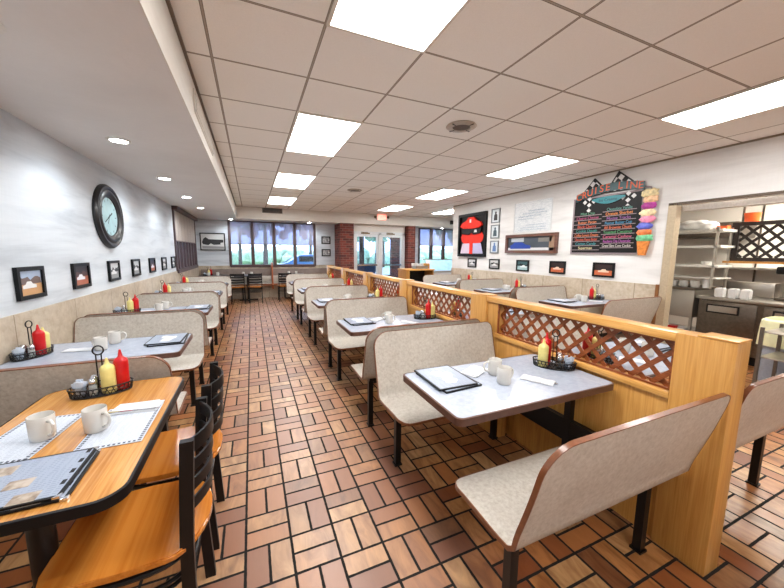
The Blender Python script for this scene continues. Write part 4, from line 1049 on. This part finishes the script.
colsL = [('Mint Chip', (90, 150, 120)), ('Cherry Cheese', (176, 70, 120)), ('Butter Pecan', (222, 130, 80)), ('Black Cherry', (206, 80, 54)), ('Cookie Dough', (40, 140, 130)), ('Coffee Lovers Dream', (220, 120, 70)), ('Chocolate Peanut Butter', (200, 80, 56)), ('Cotton Candy', (60, 150, 160)), ('Superman', (226, 216, 160))]
colsR = [('Chocolate Vanilla', (90, 150, 140)), ('Orange Sherbet', (232, 140, 70)), ('Moose Tracks', (150, 90, 160)), ('Peanut Butter Cup', (60, 140, 180)), ('All Brownie Chunk', (222, 110, 70)), ('Toasted Coconut', (80, 160, 100)), ('Caramel Cashew', (210, 90, 130)), ('Raspberry Chip Cheesecake', (170, 80, 170)), ('Grand Slam Cone Cookie', (200, 196, 190))]
for col, (ya, yb) in ((colsL, (3.90, 3.44)), (colsR, (3.42, 2.94))):
    for i, (s, c) in enumerate(col):
        z = (2.085 if col is colsL else 2.115)-i*.0685
        wp('flavour_strip', [(ya, z-.026), (yb, z-.026), (yb, z+.026), (ya, z+.026)], .0245, .004, M['boardblack'])
        wp('strip_edge', [(ya+.002, z-.034), (yb-.002, z-.034), (yb-.002, z-.024), (ya+.002, z-.024)], .0245, .006, M['boardgrey'])
        text_obj('flavour_lettering', s, .062, ink(*c), (-.0295, (ya+yb)/2, z), (PI/2, 0, -PI/2), fb, .0008, font_scale_x=min(1, 14.5/len(s))*.98)
# cone with a tall stack of scoops
scoops = [((222, 206, 160), 2.86, 2.275, .085), ((232, 190, 150), 2.845, 2.19, .075), ((176, 60, 150), 2.86, 2.105, .075), ((232, 212, 170), 2.865, 2.01, .082), ((230, 140, 170), 2.855, 1.925, .078), ((90, 100, 190), 2.88, 1.83, .078), ((222, 120, 60), 2.88, 1.745, .075), ((110, 190, 140), 2.87, 1.67, .085)]
for (c, y, z, r_) in scoops:
    bm = bmesh.new(); bmesh.ops.create_icosphere(bm, subdivisions=3, radius=1)
    rnd = random.Random(int(z*1000))
    for v in bm.verts:
        u = v.co.copy(); k = 1+.13*math.sin(7*u.y+z*9)*math.cos(6*u.z+3)+.07*math.sin(13*u.y)
        v.co = Vector((-.03-.03*abs(u.x)*(1 if u.x < 0 else .2), y-.07+u.y*r_*1.3*k, z+u.z*r_*.72*k))
    finish('ice_cream_scoop', bm, plain('scoop_paint', srgb(*c), .5, var=.25, scale=25), fb, smooth=True)
wp('cone_wafer', [(2.875, 1.625), (2.725, 1.625), (2.765, 1.43), (2.845, 1.43)], .02, .045, plain('orange_wafer', srgb(214, 128, 50), .5, var=.2, scale=30))
bm = bmesh.new(); tube(bm, [(-.03, 3.02, 2.325), (-.03, 2.93, 2.355), (-.03, 2.85, 2.37), (-.03, 2.78, 2.35), (-.03, 2.765, 2.29)], .011, 8); finish('board_bow', bm, M['boardgrey'], fb)

hp_ = frame_y(YB-.0005, -1.36, -.70, 1.455, 1.965, ink(214, 214, 212), 'large framed black and white building photo left of the back window')
wallpoly('photo_building', 1, -.0101, -.001, [(-.28, -.02), (-.24, .08), (-.18, .13), (-.10, .07), (.28, .06), (.28, -.02), (.2, -.03), (.2, -.08), (.02, -.09), (-.05, -.05), (-.12, -.10), (-.25, -.08)], ink(48, 48, 50), hp_)
wallpoly('photo_forecourt', 1, -.0101, -.001, [(-.28, -.21), (.29, -.21), (.29, -.14), (-.28, -.12)], ink(150, 150, 150), hp_)
frame_y(YB-.0005, 2.17, 2.47, 1.70, 1.95, M['photobw'], 'upper small black framed photo right of the back window', .035, 'small photos by the back window')
frame_y(YB-.0005, 2.17, 2.47, 1.29, 1.53, M['photobw'], 'lower small black framed photo right of the back window', .035, 'small photos by the back window')

# ================================================================== BACK OF THE ROOM
bb = empty('banquette', (0, 10.72, 0)); tag(bb, 'long banquette with taupe back along the back wall under the window', 'bench')
bbox_('backrest', -1.38, 2.55, .18, .25, .46, .90, M['benchback'], bb, .01)
bbox_('back_cushion', -1.38, 2.55, .10, .179, .461, .68, M['bench'], bb, .01)
bbox_('seat', -1.38, 2.55, -.22, .18, .42, .46, M['bench'], bb, .01)
bbox_('seat_front_edge', -1.38, 2.55, -.235, -.221, .405, .465, M['bedge'], bb)
for x in (-1.2, -.3, .9, 1.8, 2.45): bbox_('leg', x, x+.04, -.1, -.06, 0, .42, M['black'], bb)
bbox_('base_panel', -1.38, 2.55, .1, .14, 0, .42, M['wainX'], bb)
bbox_('seat_divider', .55, .585, -.24, .22, .30, 1.10, plain('orange_wood_divider', srgb(176, 96, 56), .4), bb, .005)
def mk_btable():
    r = empty('cafe_table'); bm = bmesh.new(); prism(bm, rrect(-.36, .36, -.30, .30, .04), .72, .75); finish('tabletop', bm, plain('dark_tabletop', srgb(60, 56, 60), .3), r)
    bm = bmesh.new(); lathe(bm, [(.035, .03), (.035, .72)], 12); finish('pedestal', bm, M['black'], r); bm = bmesh.new(); box(bm, -.25, .25, -.03, .03, 0, .03); box(bm, -.03, .03, -.25, .25, 0.001, .031); finish('foot', bm, M['black'], r); return r
for x, l in ((-1.0, 'dark cafe table, left end of back banquette'), (-.12, 'dark cafe table left of the orange divider'), (1.15, 'dark cafe table right of the orange divider')):
    o = inst('btable', mk_btable, (x, 10.40, 0)); tag(o, l, 'table', 'cafe tables at the banquette')
    for k, dx in enumerate((-.12, .1)):
        m_ = inst('mug', mk_mug, (x+dx, 10.38, .7505), 1.0); tag(m_, f'{"left" if k == 0 else "right"} white coffee mug on {l}', 'mug', 'white coffee mugs')
for x, l in ((-.38, 'black ladder back chair, left of the pair facing the back banquette'), (.07, 'black ladder back chair, right of the pair facing the back banquette'), (.86, 'black ladder back chair near the back banquette beside the aisle side booths')):
    o = inst('chair', mk_chair, (x, 9.96, 0), 0); tag(o, l, 'chair', 'ladder back chairs')
condiments(-1.15, 10.45, .7505, 0, 'cafe table in the back left corner', False)

# counter with trays, salad bar beyond the partition
ct = empty('service_counter', (4.45, 8.45, 0)); tag(ct, 'oak service counter with dark open shelf beyond the partition end', 'counter')
bbox_('counter_top', -.5, .42, -.3, .3, .93, .97, M['oakh'], ct, .006)
bbox_('side_panel', -.48, -.38, -.28, .28, 0, .929, M['oak'], ct); bbox_('side_panel', .37, .40, -.28, .28, 0, .929, M['oak'], ct)
bbox_('back_panel', -.38, .37, .2, .24, 0, .929, M['blackp'], ct); bbox_('shelf', -.38, .37, -.26, .2, .45, .48, plain('dark_brown_shelf', srgb(60, 36, 28), .5), ct)
def mk_tray():
    r = bmesh.new(); prism(r, rrect(-.2, .2, -.14, .14, .03), 0, .022); prism(r, rrect(-.21, .21, -.15, .15, .03), .022, .028); return finish('serving_tray', r, M['steel'])
for k in range(3):
    o = inst('tray', mk_tray, (4.52, 8.42, .9705+k*.029)); tag(o, ('bottom', 'middle', 'top')[k]+' steel tray of the stack on the oak service counter', 'tray', 'stacked trays')
bm = bmesh.new(); prism(bm, rrect(-.16, .16, -.1, .1, .04), 0, .07); o = finish('white_container', bm, M['whitep'], loc=(4.45, 8.44, 1.0585)); tag(o, 'white plastic container on top of the tray stack on the service counter', 'container')
bm = bmesh.new(); prism(bm, rrect(-.09, .09, -.09, .09, .03), 0, .16); o = finish('wooden_holder', bm, M['oak'], loc=(4.77, 8.5, .9705)); tag(o, 'round cornered oak holder at the right of the service counter', 'holder')
sb = empty('salad_bar', (6.1, 8.95, 0)); tag(sb, 'salad bar case with sloped blue tinted sneeze guard beyond the right wall', 'salad bar')
bbox_('case_body', -1.15, 1.6, -.35, .45, 0, .84, M['whitep'], sb, .01); bbox_('case_rim', -1.17, 1.62, -.37, .47, .84, .88, M['steel'], sb)
wg = bmesh.new(); vs = [(-1.15, -.36, .90), (1.6, -.36, .90), (1.6, -.05, 1.22), (-1.15, -.05, 1.22)]
a = [wg.verts.new(v) for v in vs]; b = [wg.verts.new((v[0], v[1]+.01, v[2]-.006)) for v in vs]; wg.faces.new(a); wg.faces.new(b[::-1])
for i in range(4): wg.faces.new([a[i], a[(i+1) % 4], b[(i+1) % 4], b[i]])
finish('sneeze_guard', wg, M['paleblue'], sb); bm = bmesh.new(); tube(bm, [(-1.15, -.36, .9), (-1.15, -.05, 1.22), (1.6, -.05, 1.22)], .014, 8); tube(bm, [(-1.15, -.05, 1.22), (-1.15, .3, 1.22), (-1.15, .4, .88)], .014, 8); finish('guard_rail', bm, M['chrome'], sb)
for i, (x, z) in enumerate(((5.75, .0), (6.05, .0), (6.4, .0), (6.75, 0))):
    bm = bmesh.new(); lathe(bm, [(.001, 0), (.05, 0), (.06, .1), (.035, .18), (.03, .24), (.001, .245)], 16); o = finish('white_jug', bm, M['whitep'], loc=(x, 9.25, .8805), smooth=True)
    tag(o, ('leftmost', 'second', 'third', 'rightmost')[i]+' white jug standing behind the salad bar guard', 'jug', 'white jugs on the salad bar')

# ================================================================== KITCHEN
kc = empty('kitchen_counter', (5.9, 0, 0)); tag(kc, 'dark stainless kitchen counter with refrigerated fronts in the kitchen opening', 'counter')
bbox_('cabinet_body', .03, .75, -1.35, 2.50, .12, .82, M['steeld'], kc); bbox_('counter_top', 0, .8, -1.38, 2.53, .82, .86, M['steel'], kc, .005); bbox_('plinth', .08, .7, -1.3, 2.48, 0, .12, M['blackp'], kc)
for y0 in (-1.34, -.69, -.04, .61, 1.26, 1.90):
    d_ = bbox_('cabinet_door', 0.012, .029, y0, y0+.58, .15, .80, M['steeld'], kc, .004)
    bm = bmesh.new(); box(bm, .004, .011, y0+.16, y0+.50, .64, .76); finish('label_holder_frame', bm, M['blackp'], d_)
    bm = bmesh.new(); box(bm, -.001, .004, y0+.18, y0+.48, .66, .74); finish('label_holder', bm, M['steel'], d_)
kb = empty('steamer_cabinet', (5.9, 2.85, 0)); tag(kb, 'short stainless cabinet with black knob left of the kitchen counter', 'cabinet')
bbox_('cabinet_box', .0, .7, -.30, .38, .52, .93, M['steel'], kb, .008); bbox_('worktop', -.05, .75, -.315, .40, .93, .965, M['steeld'], kb)
for y in (-.29, .35): bbox_('leg', .02, .06, y, y+.03, 0, .52, M['steel'], kb); 
for y in (-.29, .35): bbox_('leg', .62, .66, y, y+.03, 0, .52, M['steel'], kb)
bbox_('shelf', .02, .66, -.26, .35, .26, .28, M['steel'], kb); bbox_('shelf', .02, .66, -.26, .35, .08, .10, M['steel'], kb)
bm = bmesh.new(); tube(bm, [(0, -.0, .64), (-.035, -.0, .64)], .024, 12); finish('knob', bm, M['blackp'], kb)
for i in range(4):
    bm = bmesh.new(); prism(bm, rrect(-.06, .06, -.05, .05, .02), 0, .07); o = finish('food_tub', bm, M['red'] if i % 2 else M['whitep'], loc=(6.0, 2.68+i*.13, .2805)); tag(o, ('white tub at the right', 'red tub second from the right', 'white tub third from the right', 'red tub at the left')[i]+' of the shelf under the steamer cabinet', 'tub', 'tubs under the steamer cabinet')
rk = empty('shelf_rack', (6.0, 2.78, 0)); tag(rk, 'tall stainless shelf rack with dishes just inside the kitchen opening', 'rack')
for y in (-.40, .42):
    for x in (-.08, .30): bbox_('upright', x, x+.028, y, y+.028, .966, 1.83, M['steel'], rk)
for z in (1.80, 1.575, 1.30, 1.12): bbox_('shelf', -.08, .33, -.44, .46, z-(.035 if z > 1.2 else .018), z, plain('bright_steel_shelf', srgb(216, 214, 208), .4, .2), rk, .003)
def mk_bowl():
    b = bmesh.new(); lathe(b, [(.001, 0), (.045, 0), (.058, .02), (.060, .095), (.056, .095), (.052, .02), (.001, .012)], 16); return finish('white_bowl', b, M['white'], smooth=True)
for i in range(4): o = inst('bowl', mk_bowl, (6.03, 3.02-i*.135,   .9655)); tag(o, ('leftmost', 'second', 'third', 'rightmost')[i]+' white crock in the row at the rack foot in the kitchen', 'crock', 'white crocks on the rack')
bm = bmesh.new(); lathe(bm, [(.001, 0), (.05, 0), (.055, .15), (.05, .15), (.045, .01), (.001, .008)], 16); o = finish('white_canister', bm, M['whitep'], loc=(6.03, 2.475,   .9655), smooth=True); tag(o, 'white canister at the right end of the crock row on the rack', 'canister')
bm = bmesh.new()
for i, (x, y, z, r_) in enumerate(((0, 0, .07, .11), (0, .14, .06, .09), (.03, -.16, .06, .10), (0, .05, .1, .08), (.0, -.08, .09, .09))): bmesh.ops.create_icosphere(bm, subdivisions=2, radius=1, matrix=Matrix.Translation((x, y, z)) @ Matrix.Diagonal((r_, r_*1.3, r_*.7, 1)))
for v in bm.verts: v.co.z = max(v.co.z, 0); v.co += v.normal*0
o = finish('plastic_bag', bm, M['whitep'], loc=(6.1, 2.75, 1.8005), smooth=True); tag(o, 'crumpled white plastic bag lying on the rack top shelf', 'bag')
bm = bmesh.new(); lathe(bm, [(.02, 0), (.055, 0), (.055, .11), (.02, .11)], 18, caps=(False, False)); lathe(bm, [(.02, 0), (.02, .11)], 18, caps=(False, False))
for v in bm.verts: v.co = Vector((v.co.z-.055, v.co.x, v.co.y+.055))
o = finish('paper_roll', bm, M['paper'], loc=(6.02, 3.10, 1.8005)); tag(o, 'white paper roll at the left end of the rack top shelf', 'paper roll')
bm = bmesh.new(); lathe(bm, [(.001, 0), (.055, 0), (.07, .05), (.066, .05), (.001, .01)], 16); o = finish('small_bowl', bm, M['white'], loc=(6.06, 2.52, 1.3005)); tag(o, 'small white bowl on the second rack shelf', 'bowl')
def mk_hp():
    b = bmesh.new(); box(b, -.055, .055, -.047, .047, 0, .13); bmesh.ops.bevel(b, geom=b.edges[:], offset=.012, segments=3, affect='EDGES'); return finish('napkin_dispenser', b, M['whitep'], smooth=True)
for i, y in enumerate((2.31, 2.17, 2.05)): o = inst('hp', mk_hp, (6.0, y, .8605)); tag(o, ('left', 'middle', 'right')[i]+' white dispenser standing on the stainless kitchen counter', 'dispenser', 'white dispensers on the counter')
lp = empty('lattice_screen', (6.35, 0, 0)); tag(lp, 'dark brown lattice screen hanging above the kitchen counter', 'lattice screen')
dk = plain('dark_brown_lattice', srgb(38, 28, 24), .5)
Ya, Yb, Za, Zb = .55, 2.40, 1.36, 1.90
bm = bmesh.new(); box(bm, -.03, .03, Ya, Yb, Zb-.05, Zb); box(bm, -.03, .03, Ya, Yb, Za, Za+.05); box(bm, -.03, .03, Yb-.08, Yb, Za+.05, Zb-.05); box(bm, -.03, .03, Ya, Ya+.05, Za+.05, Zb-.05); finish('screen_frame', bm, dk, lp)
bm2 = lattice_bm(Ya+.05, Yb-.08, Za+.05, Zb-.05, .15, .017)
for v in bm2.verts: pass
bmesh.ops.scale(bm2, vec=(2, 1, 1), verts=bm2.verts); finish('screen_lattice', bm2, dk, lp)
bbox_('amber_strip', -.05, .02, Ya, Yb+.05, Za-.03, Za-.001, plain('amber_wood', srgb(190, 132, 60), .4), lp)
for y in (.6, 2.3): bbox_('hanger', -.01, .01, y, y+.02, Zb, 2.499, M['steeld'], lp)
for (y, l) in ((2.22, 'orange plastic tub on top of the lattice screen'), ):
    bm = bmesh.new(); lathe(bm, [(.001, 0), (.07, 0), (.085, .12), (.08, .12), (.001, .01)], 16); o = finish('orange_tub', bm, M['orange'], loc=(6.35, y-.0, Zb+.0005), smooth=True); tag(o, l, 'tub')
bm = bmesh.new(); box(bm, -.05, .05, -.06, .06, 0, .05); o = finish('orange_box', bm, M['orange'], loc=(6.28, 2.45, 1.8005)); 
tag(o, 'small orange box at the right end of the rack top shelf', 'box'); o.location = (6.15, 2.43, 1.8005)
cm = empty('coffee_maker', (6.45, 1.72, .8605)); tag(cm, 'stainless coffee maker with black top under the lattice screen', 'coffee maker')
bbox_('machine_column', -.02, .16, -.14, .14, 0, .34, M['steel'], cm, .01); bbox_('machine_head', -.22, .17, -.17, .17, .34, .44, M['blackp'], cm, .02); bbox_('drip_tray', -.22, .16, -.15, .15, 0, .03, M['steeld'], cm, .005)
bbox_('control_label', -.024, -.021, -.07, .05, .12, .2, M['red'], cm)
o = bbox_('bread_box', 6.50, 6.68, 1.95, 2.45, .862, 1.06, M['steel'], bev=.01); tag(o, 'low stainless box at the back of the kitchen counter behind the dispensers', 'box')
o = bbox_('condiment_rail', 6.25, 6.45, .6, 1.5, .862, .99, M['steel'], bev=.01); tag(o, 'long low stainless rail on the right part of the kitchen counter', 'rail')
struct(bbox_('trim_6', 7.33, 7.349, 2.44, 2.46, 0, 2.5, M['steeld']))
o = bbox_('wall_shelf', 7.1, 7.349, -.5, 3.2, 1.22, 1.25, M['steel']); tag(o, 'long steel wall shelf on the kitchen back wall', 'shelf')
o = bbox_('hood', 6.75, 7.349, 2.5, 3.6, 1.72, 1.95, M['steeld'], bev=.01); tag(o, 'dark steel hood on the kitchen back wall behind the rack', 'hood')

# wire cart and lined bin
bc = empty('bus_cart', (4.95, 1.12, 0)); tag(bc, 'low open steel cart with two shelves in front of the kitchen opening', 'cart')
cgm = plain('grey_cart_steel', srgb(112, 106, 98), .35, .6)
for x in (-.22, .22):
    for y in (-.36, .34): bbox_('upright', x-.013, x+.013, y-.013, y+.013, .08, .72, cgm, bc)
for z in (.68, .42, .14): bbox_('shelf', -.22, .22, -.36, .34, z-.014, z, M['steel'], bc, .004)
for x in (-.22, .22):
    for y in (-.36, .34):
        bm = bmesh.new(); tube(bm, [(x, y-.012, .04), (x, y+.012, .04)], .04, 12); box(bm, x-.008, x+.008, y-.016, y+.016, .05, .082); finish('caster', bm, M['blackp'], bc)
wb = empty('waste_bin', (5.50, 1.46, 0)); tag(wb, 'tall grey bin with pale yellow liner folded over its rim beside the kitchen counter', 'bin')
def ringp(a, b, z, n=40, wob=0): return [(a*math.copysign(abs(math.cos(t))**.5, math.cos(t))*(1+wob*math.sin(5*t+z*8)), b*math.copysign(abs(math.sin(t))**.5, math.sin(t))*(1+wob*math.cos(7*t+z*5)), z) for t in [2*PI*k/n for k in range(n)]]
def loft(rings, cap0=False, cap1=False):
    bm = bmesh.new(); R_ = [[bm.verts.new(p) for p in r] for r in rings]; n = len(R_[0])
    for A, B_ in zip(R_, R_[1:]):
        for k in range(n): bm.faces.new([A[k], A[(k+1) % n], B_[(k+1) % n], B_[k]])
    if cap0: bm.faces.new(R_[0][::-1])
    if cap1: bm.faces.new(R_[-1])
    return bm
finish('bin_body', loft([ringp(.18, .19, 0), ringp(.20, .21, .60), ringp(.205, .215, .70), ringp(.19, .20, .70), ringp(.17, .18, .02)], True, True), M['greyplastic'], wb, smooth=True)
finish('bin_liner', loft([ringp(.225, .24, .43, wob=.05), ringp(.225, .235, .55, wob=.035), ringp(.222, .23, .66, wob=.02), ringp(.215, .225, .715), ringp(.19, .2, .735), ringp(.175, .185, .70), ringp(.165, .175, .5)]), M['cloth'], wb, smooth=True)
